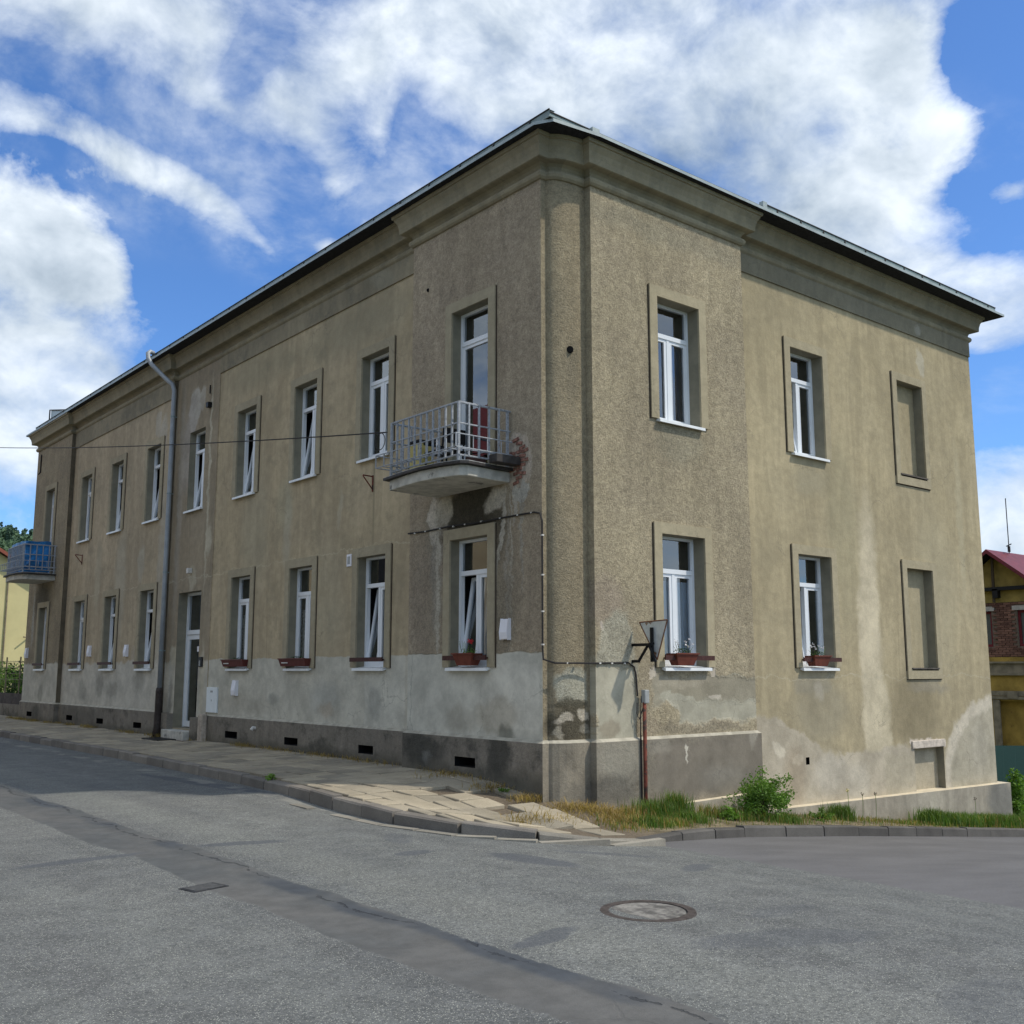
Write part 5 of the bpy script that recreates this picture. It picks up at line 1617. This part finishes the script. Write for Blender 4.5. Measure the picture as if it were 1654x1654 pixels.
wall_cable()
oc = thing('overhead_cable', 'overhead cable crossing the long facade to the near balcony', 'cable', (-1.1, 2.6, 3.6))
mb = MB(); A = Vector((-1.1, 2.62, 3.62)); B = Vector((-2.6, 40.0, 9.75)); pts = []
for i in range(41):
    t = i / 40; p_ = A.lerp(B, t); p_.z -= 4 * .30 * t * (1 - t); pts.append(p_)
mb.tube(pts, .011, 5); mb.build('wire', M_cable, oc)
mb = MB(); mb.tube([(-1.1 - .02, 2.78 + .13 * math.cos(a), 3.50 + .13 * math.sin(a)) for a in [i * 2 * math.pi / 24 for i in range(25)]], .007, 5, cap=False); mb.build('coil', M_cable, oc)

# ------------------------------------------------------------------ covers in the road
mc = thing('manhole_cover', 'round iron manhole cover with a worn pale concrete lid', 'manhole cover', (-3.80, -5.24, zr(-3.8, -5.24)))
mb = MB(); z0 = zr(-3.8, -5.24) + .007; n = 48
def ringm(r0, r1, za, zb):
    for k in range(n):
        a, b_ = k * 2 * math.pi / n, (k + 1) * 2 * math.pi / n
        mb.quad((-3.8 + r0 * math.cos(a), -5.24 + r0 * math.sin(a), za), (-3.8 + r0 * math.cos(b_), -5.24 + r0 * math.sin(b_), za), (-3.8 + r1 * math.cos(b_), -5.24 + r1 * math.sin(b_), zb), (-3.8 + r1 * math.cos(a), -5.24 + r1 * math.sin(a), zb))
ringm(.355, .345, z0 - .03, z0); ringm(.345, .285, z0, z0); ringm(.285, .28, z0, z0 - .02)
mb.build('frame', simple('worn_cast_iron', (.085, .07, .062), .6, .3, var=.3, scale=20, bump=.5, bscale=60), mc)
mb = MB(); 
for k in range(n):
    a, b_ = k * 2 * math.pi / n, (k + 1) * 2 * math.pi / n
    mb.f.append((len(mb.v), len(mb.v) + 1, len(mb.v) + 2)); mb.mi.append(0)
    mb.v += [(-3.8, -5.24, z0 - .002), (-3.8 + .272 * math.cos(a), -5.24 + .272 * math.sin(a), z0 - .004), (-3.8 + .272 * math.cos(b_), -5.24 + .272 * math.sin(b_), z0 - .004)]
mb.build('lid', simple('worn_lid_concrete', (.185, .175, .155), .85, var=.5, scale=12, bump=.6, bscale=40, wear=(14, .55), wearc=(.11, .10, .095)), mc)
mb = MB(); ringm(.285, .272, z0 - .02, z0 - .02); mb.build('gap', M_hole, mc)
vc = thing('valve_cover', 'small rectangular valve cover set in the asphalt near the repair strip', 'valve cover', (-5.98, -2.5, -1.69))
Mv = Matrix.Translation((-5.98, -2.5, zr(-6, -2.5))) @ Matrix.Rotation(R(12), 4, 'Z')
mb = MB(); mb.box(-.16, -.11, -.03, .16, .11, .005); obj('frame', mb.mesh('frame', simple('valve_iron', (.045, .045, .048), .6, .3, var=.3)), vc, Mv)
mb = MB(); mb.box(-.135, -.088, -.03, .135, .088, .008); obj('lid', mb.mesh('lid', simple('valve_lid_iron', (.085, .085, .082), .7, .2, var=.3, scale=30)), vc, Mv)

# ------------------------------------------------------------------ vegetation by the wall
def blades(mb, rnd, x, y, z, h, lean=.35, w=.006):
    a = rnd.uniform(0, 2 * math.pi); l = h * lean * rnd.uniform(.2, 1.2)
    d = Vector((math.cos(a), math.sin(a), 0)); s = Vector((-d.y, d.x, 0)) * w
    p0 = Vector((x, y, z)); p1 = p0 + d * l * .35 + Vector((0, 0, h * .6)); p2 = p0 + d * l + Vector((0, 0, h * rnd.uniform(.82, 1)))
    b0 = len(mb.v); mb.v += [tuple(p0 - s), tuple(p0 + s), tuple(p1 + s * .8), tuple(p1 - s * .8), tuple(p2)]
    mb.f += [(b0, b0 + 1, b0 + 2, b0 + 3), (b0 + 3, b0 + 2, b0 + 4)]; mb.mi += [0, 0]


rnd = random.Random(99)
gm = MB(); dm = MB()
# (x, y, spread x, spread y, count, height, dry share)
TUFTS = [(-.1, -1.35, .35, .25, 300, .10, .6), (.5, -1.3, .3, .2, 600, .16, .15), (.2, -1.0, .3, .2, 260, .11, .85), (.75, -.75, .22, .18, 500, .17, .75), (1.15, -.75, .28, .2, 1500, .25, .05), (1.75, -.55, .2, .14, 900, .34, .1), (1.5, -1.0, .3, .15, 900, .16, .1), (.95, -1.25, .25, .15, 400, .11, .6),
         (2.4, -.6, .3, .14, 260, .20, .45), (2.9, -.75, .35, .2, 600, .20, .2), (3.3, -.7, .2, .2, 600, .22, .1), (3.7, -.9, .4, .2, 700, .16, .1), (5.2, -.6, .4, .2, 260, .12, .4),
         (5.7, -.55, .22, .16, 800, .27, .02), (6.5, -.6, .5, .2, 180, .10, .6), (7.4, -.7, .5, .2, 220, .10, .4), (8.6, -.55, .35, .18, 1200, .30, .02), (9.4, -.6, .5, .2, 1700, .27, .05), (10.5, -.6, .6, .22, 2000, .27, .12),
         (11.6, -.6, .5, .25, 1800, .27, .1), (12.7, -.6, .7, .3, 2000, .28, .05), (14.0, -.3, .9, .6, 2600, .3, .03), (16.5, .2, 1.6, 1.0, 3000, .32, .05), (20, .5, 2.5, 1.2, 3000, .35, .05)]
for (x, y, sx2, sy2, cnt_, h, dry) in TUFTS:
    for _ in range(cnt_):
        px_, py_ = rnd.gauss(x, sx2 * .55), rnd.gauss(y, sy2 * .55)
        if px_ > 4.1 and py_ > -.19 and px_ < 12.4: continue
        if px_ < 4.1 and py_ > -.27: continue
        ky = kerb_y(px_)
        if ky is None or py_ < ky + .08: continue
        blades(dm if rnd.random() < dry else gm, rnd, px_, py_, zs(px_, py_) - .03, h * rnd.uniform(.45, 1.15), w=.0045 if px_ < 7 else .007)
# stray stems and a thin cover everywhere on the verge
for _ in range(2600):
    px_ = rnd.uniform(.7, 15); ky = kerb_y(px_)
    py_ = rnd.uniform(ky + .1, -.28)
    blades(gm if rnd.random() < .6 else dm, rnd, px_, py_, zs(px_, py_) - .03, rnd.uniform(.03, .12), w=.004)
o = gm.build('grass', M_grass); tag(o, 'green grass and weeds along the foot of the side facade', 'grass', kind='stuff')
# dry grass along the foot of the long facade and on the broken pavement corner
for _ in range(6500):
    y = rnd.uniform(.6, 26); s_ = mnoise.noise(Vector((0, y * 1.1, 3.3)))
    if s_ < rnd.uniform(-.25, .45) or 11.9 < y < 13.4: continue
    wx = -.05 if 3.4 < y < 11.5 else (-.17 if y < 21.5 else -.3)
    if y < 3.4: wx = -.2
    x = wx - abs(rnd.gauss(0, .10)) - .02
    blades(dm, rnd, x, y, zs(x, y) - .02, rnd.uniform(.03, .13), lean=1.1, w=.004)
for (x, y, n_, sp2) in ((-.35, .15, 240, .14), (-.15, -.45, 300, .2), (.25, -.55, 420, .22), (.45, -.75, 240, .22), (-.85, -.9, 160, .3), (-1.3, -.9, 140, .2), (.0, -1.0, 130, .25), (.5, -1.2, 120, .22), (-.45, .9, 150, .15), (-.4, 2.0, 120, .2)):
    for _ in range(n_):
        px_, py_ = rnd.gauss(x, sp2), rnd.gauss(y, sp2 * .6)
        if px_ > -.2 and py_ > .0: continue
        if px_ > .5 and py_ > -.28: continue
        blades(dm, rnd, px_, py_, zs(px_, py_) - .02, rnd.uniform(.03, .13), lean=1.6, w=.004)
for (x, y) in ((-.42, .12),):
    pass
o = dm.build('dry_grass', M_dry); tag(o, 'dry straw coloured grass at the wall foot and between broken slabs', 'dry grass', kind='stuff')


def shrub(name, label, x, y, rx, ry, h, n_, size, mat, seed, stems=7):
    r_ = random.Random(seed)
    z = zs(x, y) - .03
    t = thing(name, label, 'shrub' if 'shrub' in name or 'bush' in name else 'plant', (x, y, z))
    lm = MB(); st_ = MB()
    for k in range(stems):
        a = r_.uniform(0, 2 * math.pi); rr = r_.uniform(.1, .85)
        tip = Vector((x + rx * rr * math.cos(a), y + ry * rr * math.sin(a), z + h * r_.uniform(.55, 1.0) * (1.1 - .45 * rr)))
        midp = Vector((x, y, z)).lerp(tip, .5) + Vector((0, 0, h * .08))
        st_.tube([(x + r_.uniform(-.04, .04), y + r_.uniform(-.04, .04), z), midp, tip], [.009, .006, .003], 5)
        for q_ in range(5):
            c_ = midp.lerp(tip, q_ / 4) + Vector((r_.gauss(0, rx * .12), r_.gauss(0, ry * .12), 0))
            leaves(lm, r_, c_, (rx * .24, ry * .24, h * .12), int(n_ / stems / 5), size)
    for q_ in range(stems):
        a = r_.uniform(0, 6.28); c_ = (x + rx * .55 * math.cos(a), y + ry * .55 * math.sin(a), z + h * r_.uniform(.12, .4))
        leaves(lm, r_, c_, (rx * .3, ry * .3, h * .14), int(n_ / stems / 3), size)
    st_.build('stem', M_stem, t); lm.build('foliage', mat, t)


shrub('leafy_shrub', 'green leafy shrub growing at the end of the grey plinth', 3.42, -.78, .66, .30, .74, 4600, .024, M_leaf, 1, 22)
shrub('low_shrub', 'small bright green plant at the foot of the leafy shrub', 2.55, -.85, .22, .18, .22, 500, .022, M_leafbr, 2, 6)
shrub('bright_shrub', 'tall bright green shrub in front of the green mesh fence', 13.35, .28, .50, .4, 1.05, 4600, .035, M_leafbr, 3, 12)
shrub('wall_weed', 'small weed rooted in the kerb joint on the long street', -2.42, 3.5, .10, .14, .13, 120, .018, M_leafbr, 4, 5)
shrub('slab_weed', 'small green weed at the wall foot on the broken pavement corner', -.42, .62, .16, .12, .10, 160, .016, M_leaf, 5, 5)
shrub('verge_weed', 'low leafy weed in the grass below the side window', 4.9, -.75, .3, .15, .2, 300, .02, M_leaf, 6, 6)
# dandelion stalks
for i, (x, y, h) in enumerate(((6.0, -.5, .46), (6.5, -.45, .42), (6.85, -.48, .44), (10.2, -.5, .5))):
    z = zs(x, y) - .02
    t = thing('wild_flower_stalk', ('tall yellow flowered stalk in front of the footing left of the bare ones', 'bare seeding stalk next to the yellow flowered one', 'bare seeding stalk farthest from the yellow flowered one', 'tall thin grass stalk under the cellar niche')[i], 'wild flower', (x, y, z))
    mb = MB(); mb.tube([(x, y, z), (x + .02, y, z + h * .6), (x + .01, y, z + h)], .004, 5); mb.build('stem', M_leaf, t)
    mb = MB(); leaves(mb, rnd, (x + .01, y, z + h), (.03, .03, .03), 26, .012); mb.build('flower_head', M_yellow if i == 0 else M_stem, t)

# ------------------------------------------------------------------ right background: brick and yellow house, mesh fence
M_ylw = simple('ochre_render', (.36, .235, .055), .95, var=.28, scale=1.6, bump=.4, bscale=20, wear=(2.5, .62), wearc=(.2, .12, .04))
M_ylwg = simple('yellow_gable_boards', (.30, .215, .06), .9, var=.2, scale=3)
M_mould = simple('grey_brown_moulding', (.24, .20, .14), .95, var=.25, scale=4)
M_roofr = simple('red_sheet_roof', (.15, .022, .03), .5, .1, var=.15, scale=3)
M_brickh = m_slab('house_brick', (.13, .065, .05), (.27, .14, .10))
M_mort2 = simple('house_mortar', (.17, .125, .095), 1.0, var=.25, scale=10)
M_redfr = simple('dark_red_window_frame', (.16, .018, .025), .6)
M_lint = simple('pale_lintel_paint', (.42, .38, .34), .9, var=.15)
hs = thing('brick_house', 'ochre and bare brick house with a red gabled roof beyond the mesh fence', 'house', (26, 6.4, -4.6))
HX = 26.0
rk = lambda y: 4.02 - .78 * abs(y - 6.42)
w0 = [(6.62, 7.9), (4.3, 5.80)]
hb = lambda: None
mb = MB(); Th = T_L(HX)
ya, yb = 1.2, 11.6
wn = [(6.66, 7.75, .80, 2.02, .15), (4.75, 5.80, .80, 2.02, .15)]
o_ = wall('wall', T_L(HX + .03), 1.2, 11.6, .45, 2.30, wn, M_mort2)
o_.parent = hs; o_.matrix_parent_inverse = WORLD[hs.name].inverted()
o_ = wall('wall', T_L(HX), 1.2, 11.6, -5.2, .45, [(4.6, 6.72, -4.0, -1.02, .25, 'wall')], M_ylw, reveal=M_ylw)
o_.parent = hs; o_.matrix_parent_inverse = WORLD[hs.name].inverted()
mb = MB(); mb.v = [(HX, 1.2, 2.30), (HX, 11.6, 2.30), (HX, 11.6, 2.72), (HX, 1.2, 2.72)]; mb.f = [(0, 1, 2, 3)]; mb.mi = [0]
mb.quad((HX + .05, 4.7, 2.72), (HX + .05, 8.14, 2.72), (HX + .05, 6.42, rk(6.42) - .05)); mb.build('gable', M_ylwg, hs)
mb = MB(); mb.box(HX + .4, 1.3, -5.2, HX + 14, 11.5, .1); mb.build('wall', M_ylw, hs)
mb = MB(); mb.box(HX - .22, 1.5, 2.70, HX + .02, 11.3, 2.82); mb.box(HX - .22, 6.28, 2.45, HX + .0, 6.46, 2.75); mb.build('tie_beam', M_black, hs)
mb = MB(); mb.tube([(HX - .15, 6.45, 2.3), (HX - .15, 6.42, rk(6.42))], .05, 6); mb.build('king_post', M_stem, hs)
mb = MB()
for s, ye in ((-1, 1.0), (1, 11.84)):
    zt = rk(ye)
    mb.quad((HX - .55, 6.42, 4.10), (HX - .55, ye, zt + .08), (HX + 14, ye, zt + .08), (HX + 14, 6.42, 4.10))
    mb.quad((HX - .55, 6.42, 3.96), (HX - .55, ye, zt - .06), (HX - .55, ye, zt + .08), (HX - .55, 6.42, 4.10))
mb.build('roof', M_roofr, hs)
mb = MB()
for s, ye in ((-1, 1.0), (1, 11.84)):
    zt = rk(ye); mb.quad((HX - .54, 6.42, 3.95), (HX - .54, ye, zt - .07), (HX + .3, ye, zt - .07), (HX + .3, 6.42, 3.95))
mb.build('soffit', M_soffit, hs)
mb = MB(); mb.tube([(HX + .9, 6.3, 4.05), (HX + .9, 6.3, 6.0)], .016, 6)
mb.tube([(HX + .65, 6.1, 4.34), (HX + 1.15, 6.5, 4.34)], .02, 6); mb.tube([(HX + .9, 6.3, 4.1), (HX + .9, 6.3, 4.30)], .05, 8)
mb.build('lightning_rod', M_cable, hs)
for (y0, y1, z0, z1, _) in wn:
    q = MB(); t_ = .09; Y0, Y1 = HX + .12, HX + .17
    q.box(Y0, y0, z0, Y1, y0 + t_, z1); q.box(Y0, y1 - t_, z0, Y1, y1, z1); q.box(Y0, y0 + t_, z0, Y1, y1 - t_, z0 + t_); q.box(Y0, y0 + t_, z1 - t_, Y1, y1 - t_, z1)
    q.box(Y0, (y0 + y1) / 2 - .04, z0 + t_, Y1, (y0 + y1) / 2 + .04, z1 - t_)
    wf = q.build('window', M_redfr, hs)
    q = MB(); q.quad((HX + .16, y0 + t_, z0 + t_), (HX + .16, y1 - t_, z0 + t_), (HX + .16, y1 - t_, z1 - t_), (HX + .16, y0 + t_, z1 - t_)); q.build('pane', simple('dull_pane', (.10, .105, .10), .3) if 'dull_pane' not in MATS else MATS['dull_pane'], wf)
    q = MB(); q.box(HX - .02, y0 - .12, z1, HX + .06, y1 + .12, z1 + .15); q.build('lintel', M_lint, hs)
rnd = random.Random(8)
q = MB(); q.box(-.02, -.118, -.031, .03, .118, .031); hbk = q.mesh('house_brick', M_brickh)
for row in range(24):
    z = .50 + row * .076
    for c_ in range(11):
        y = 5.2 + c_ * .255 + (.127 if row % 2 else 0)
        if any(a - .1 < y < b_ + .1 and c2 - .03 < z < d2 + .16 for (a, b_, c2, d2, _) in wn): continue
        obj('brick', hbk, hs, Matrix.Translation((HX + .01 + rnd.uniform(-.012, .012), y, z)))
mb = MB(); mb.box(HX - .10, 1.2, -.16, HX, 11.6, -.08); mb.box(HX - .04, 1.2, -.08, HX, 11.6, .24); mb.box(HX - .13, 1.2, .24, HX, 11.6, .30); mb.build('string_course', M_mould, hs)
mb = MB(); mb.box(HX - .08, 4.4, -.96, HX, 6.85, -.86); mb.box(HX - .05, 4.4, -.84, HX, 6.85, -.68); mb.box(HX - .11, 5.9, -.93, HX - .081, 6.25, -.7); mb.box(HX - .06, 6.55, -4.2, HX, 6.78, -.98); mb.build('niche_moulding', M_mould, hs)

fm = thing('mesh_fence', 'green privacy mesh fence with a dark post beyond the building corner', 'fence', (13.5, 1.6, -3.3))
mb = MB(); n = 20
for i in range(n):
    a, b_ = 12.2 + 12 * i / n, 12.2 + 12 * (i + 1) / n
    za, zb = -1.62 - .045 * (a - 12.2), -1.62 - .045 * (b_ - 12.2)
    mb.quad((a, 1.6 + .03 * math.sin(i), -5.2), (b_, 1.6 + .03 * math.sin(i + 1), -5.2), (b_, 1.6, zb), (a, 1.6, za))
mg, b, p, out = mat_new('green_privacy_mesh')
g = b.new('ShaderNodeNewGeometry').outputs['Position']
wv = b.math('MULTIPLY', b.math('SINE', b.math('MULTIPLY', b.sep(g)[0], 160.0)), b.math('SINE', b.math('MULTIPLY', b.sep(g)[2], 160.0)))
b.put(p.inputs['Base Color'], b.mix(b.rng(wv, -.5, .5), (.004, .026, .022, 1), (.008, .045, .036, 1)))
mb.build('mesh_panel', mg, fm)
for x in (12.3, 14.9, 17.4, 20, 22.5):
    mb = MB(); mb.tube([(x, 1.55, -5), (x, 1.55, -1.56 - .045 * (x - 12.2))], .03, 8); mb.build('post', M_slabdark, fm)

# ------------------------------------------------------------------ left background: yellow house, fence, shrubs, wooded hill
M_paley = simple('pale_yellow_render', (.60, .53, .28), .95, var=.07, scale=.6)
yh = thing('yellow_house', 'pale yellow gabled house with brown red roof edge behind the far end', 'house', (2, 54, -1.6))
mb = MB(); ax = 1.0; zt = 9.35
gz = lambda x: zt - .60 * abs(x - ax)
mb.v = [(-8.5, 54, -1.8), (10.5, 54, -1.8), (10.5, 54, gz(10.5)), (ax, 54, zt), (-8.5, 54, gz(-8.5))]; mb.f = [(0, 1, 2, 3, 4)]; mb.mi = [0]
mb.quad((-8.5, 54, -1.8), (-8.5, 70, -1.8), (-8.5, 70, gz(-8.5)), (-8.5, 54, gz(-8.5))); mb.quad((10.5, 54, -1.8), (10.5, 70, -1.8), (10.5, 70, gz(10.5)), (10.5, 54, gz(10.5)))
mb.build('wall', M_paley, yh)
mb = MB()
for xe in (-9.1, 11.1):
    mb.quad((ax, 53.5, zt + .22), (xe, 53.5, gz(xe) + .22), (xe, 70.5, gz(xe) + .22), (ax, 70.5, zt + .22)); mb.quad((ax, 53.5, zt), (xe, 53.5, gz(xe)), (xe, 53.5, gz(xe) + .22), (ax, 53.5, zt + .22))
mb.build('roof', simple('brown_red_roof', (.24, .075, .05), .8, var=.2), yh)
mb = MB(); mb.tube([(6.05, 53.93, -1), (6.05, 53.93, 5.9)], .04, 6); mb.tube([(7.35, 53.93, 1.9), (7.0, 53.6, 1.9)], .04, 6); mb.build('lightning_wire', M_mould, yh)

lf = thing('garden_fence', 'low wall with dark boards and wire fence beyond the far end', 'fence', (.2, 27, -1.5))
mb = MB(); mb.box(.05, 25.3, -1.9, .35, 48, -1.12); mb.build('base_wall', M_plinth_L, lf)
for i in range(16):
    y0 = 25.35 + i * 1.2
    mb = MB(); mb.box(.10, y0, -1.12, .14, y0 + 1.17, -.76); mb.build('board', simple('dark_fence_board', (.075, .062, .055), .9, var=.3) if 'dark_fence_board' not in MATS else MATS['dark_fence_board'], lf)
for i in range(12):
    y0 = 25.6 + i * 1.75
    mb = MB(); mb.tube([(.2, y0, -1.15), (.2, y0, .46)], .025, 6); mb.build('post', M_mould, lf)
mb = MB()
for z in (-.3, -.1, .1, .3): mb.tube([(.2, 25.6, z), (.2, 46, z)], .008, 4)
for i in range(90):
    y0 = 25.6 + i * .22; mb.tube([(.2, y0, -.6), (.2, y0, .34)], .005, 3)
mb.build('wire_mesh', M_mould, lf)
rr = random.Random(31)
for i in range(5):
    x, y = 1.3 + rr.uniform(-.2, .6), 27.0 + i * 2.1
    t = thing('garden_bush', ('bluish green bush just past the far end of the building', 'second bush behind the wire fence', 'dense bush in the middle behind the wire fence', 'fourth bush along the wire fence', 'last bush along the wire fence')[i], 'bush', (x, y, -1.6), group='bushes behind the wire fence')
    lm = MB()
    for k in range(14):
        c_ = (x + rr.uniform(-.7, .7), y + rr.uniform(-.9, .9), -1.3 + rr.uniform(0, 1.35)); leaves(lm, rr, c_, (.4, .4, .34), 120, .06)
    lm.build('foliage', M_leafdk if i % 2 else M_leaf, t)
    q = MB(); q.tube([(x, y, -1.7), (x, y, -.6)], .04, 6); q.build('stem', M_stem, t)

M_hill = simple('hill_ground', (.035, .06, .03), 1.0, var=.3, scale=.03)
hx, hy = [], []
cdir = Vector((.24, .97))          # direction of the wooded hill from the camera
base = Vector((EYE.x, EYE.y))
side_ = Vector((cdir.y, -cdir.x))
def hillz(s_, d_):
    return -4 + 66 * math.exp(-((s_ + 40) / 200) ** 2) * math.exp(-((d_ - 560) / 150) ** 2) + 3 * mnoise.noise(Vector((s_ * .02, d_ * .02, 0)))
mb = MB(); idx = {}
for i in range(41):
    for j in range(21):
        s_ = -400 + 20 * i; d_ = 260 + 25 * j; p_ = base + cdir * d_ + side_ * s_
        idx[i, j] = len(mb.v); mb.v.append((p_.x, p_.y, hillz(s_, d_)))
for i in range(40):
    for j in range(20): mb.f.append((idx[i, j], idx[i + 1, j], idx[i + 1, j + 1], idx[i, j + 1])); mb.mi.append(0)
o = mb.build('hill', M_hill, smooth=True); tag(o, kind='structure')
mfar, b, p, out = mat_new('far_foliage')
g = b.new('ShaderNodeNewGeometry')
big = b.noise(g.outputs['Position'], .05, 3, .5)
c = b.mix(b.rng(big, .4, .6), (.085, .145, .095, 1), (.14, .215, .11, 1))
c = b.mix(b.math('MULTIPLY', g.outputs['Random Per Island'], .4), c, (.045, .085, .06, 1))
b.put(p.inputs['Base Color'], c); p.inputs['Roughness'].default_value = 1
wd = MB(); rr = random.Random(77)
for k in range(1500):
    s_ = rr.uniform(-170, 90); d_ = rr.uniform(430, 600); p_ = base + cdir * d_ + side_ * s_
    z = hillz(s_, d_); con = rr.random() < .35; h = rr.uniform(4, 7); r_ = rr.uniform(2.4, 4.0)
    nl = 80
    for _ in range(nl):
        if con:
            t_ = rr.random(); rad = r_ * .55 * (1 - t_) + .3; a = rr.uniform(0, 6.28); q_ = Vector((p_.x + rad * math.cos(a), p_.y + rad * math.sin(a), z + 1 + (h + 2) * t_))
        else:
            v = Vector((rr.gauss(0, 1), rr.gauss(0, 1), rr.gauss(0, 1))).normalized() * r_ * rr.uniform(.7, 1.05); q_ = Vector((p_.x + v.x, p_.y + v.y, z + h * .62 + v.z * .9))
        a_ = Vector((rr.gauss(0, 1), rr.gauss(0, 1), rr.gauss(0, .5))).normalized(); b_ = a_.cross(Vector((rr.gauss(0, 1), rr.gauss(0, 1), rr.gauss(0, 1)))).normalized(); s = rr.uniform(.4, .95)
        wd.quad(q_ - a_ * s, q_ - b_ * s * .8, q_ + a_ * s, q_ + b_ * s * .8)
o = wd.build('wood', mfar); tag(o, 'wooded hilltop of mixed dark and light green trees far behind', 'wood', kind='stuff')

# ------------------------------------------------------------------ houses across the street, seen only mirrored in the panes
def plain_house(name, label, x0, y0, x1, y1, h, rh, axis, wallc, roofc):
    t = thing(name, label, 'house', ((x0 + x1) / 2, (y0 + y1) / 2, -1.7))
    wm = simple(name + '_render', wallc, .95, var=.08, scale=1); rm = simple(name + '_roofing', roofc, .8, var=.2)
    wins = MB()
    mb = MB(); mb.box(x0, y0, -1.9, x1, y1, h); mb.build('wall', wm, t)
    mb = MB(); e = .5
    if axis == 'Y':
        xm = (x0 + x1) / 2; A_, B_, C_, D_ = (x0 - e, y0 - e), (x1 + e, y0 - e), (x1 + e, y1 + e), (x0 - e, y1 + e)
        mb.v = [(*A_, h), (*B_, h), (*C_, h), (*D_, h), (xm, y0 - e, h + rh), (xm, y1 + e, h + rh)]; mb.f = [(0, 4, 5, 3), (1, 2, 5, 4), (0, 1, 4), (3, 5, 2), (0, 3, 2, 1)]; mb.mi = [0] * 5
    mb.build('roof', rm, t)
    k = int((y1 - y0) / 2.8)
    for i in range(k):
        yc = y0 + (y1 - y0) * (i + .5) / k
        for z in (0.2, 3.6):
            if z + 2 > h: continue
            q = MB(); q.box(x1 + .005, yc - .5, z, x1 + .06, yc + .5, z + 1.7); q.build('window', M_dark, t)


plain_house('opposite_house', 'cream house with dark red roof across the street, mirrored in the panes', -26, 16, -15, 36, 8.2, 4.5, 'Y', (.56, .43, .26), (.16, .03, .03))
plain_house('opposite_villa', 'light plastered villa across the street nearer the junction', -27, -1, -16.5, 10, 6.5, 4.0, 'Y', (.50, .46, .38), (.12, .05, .04))
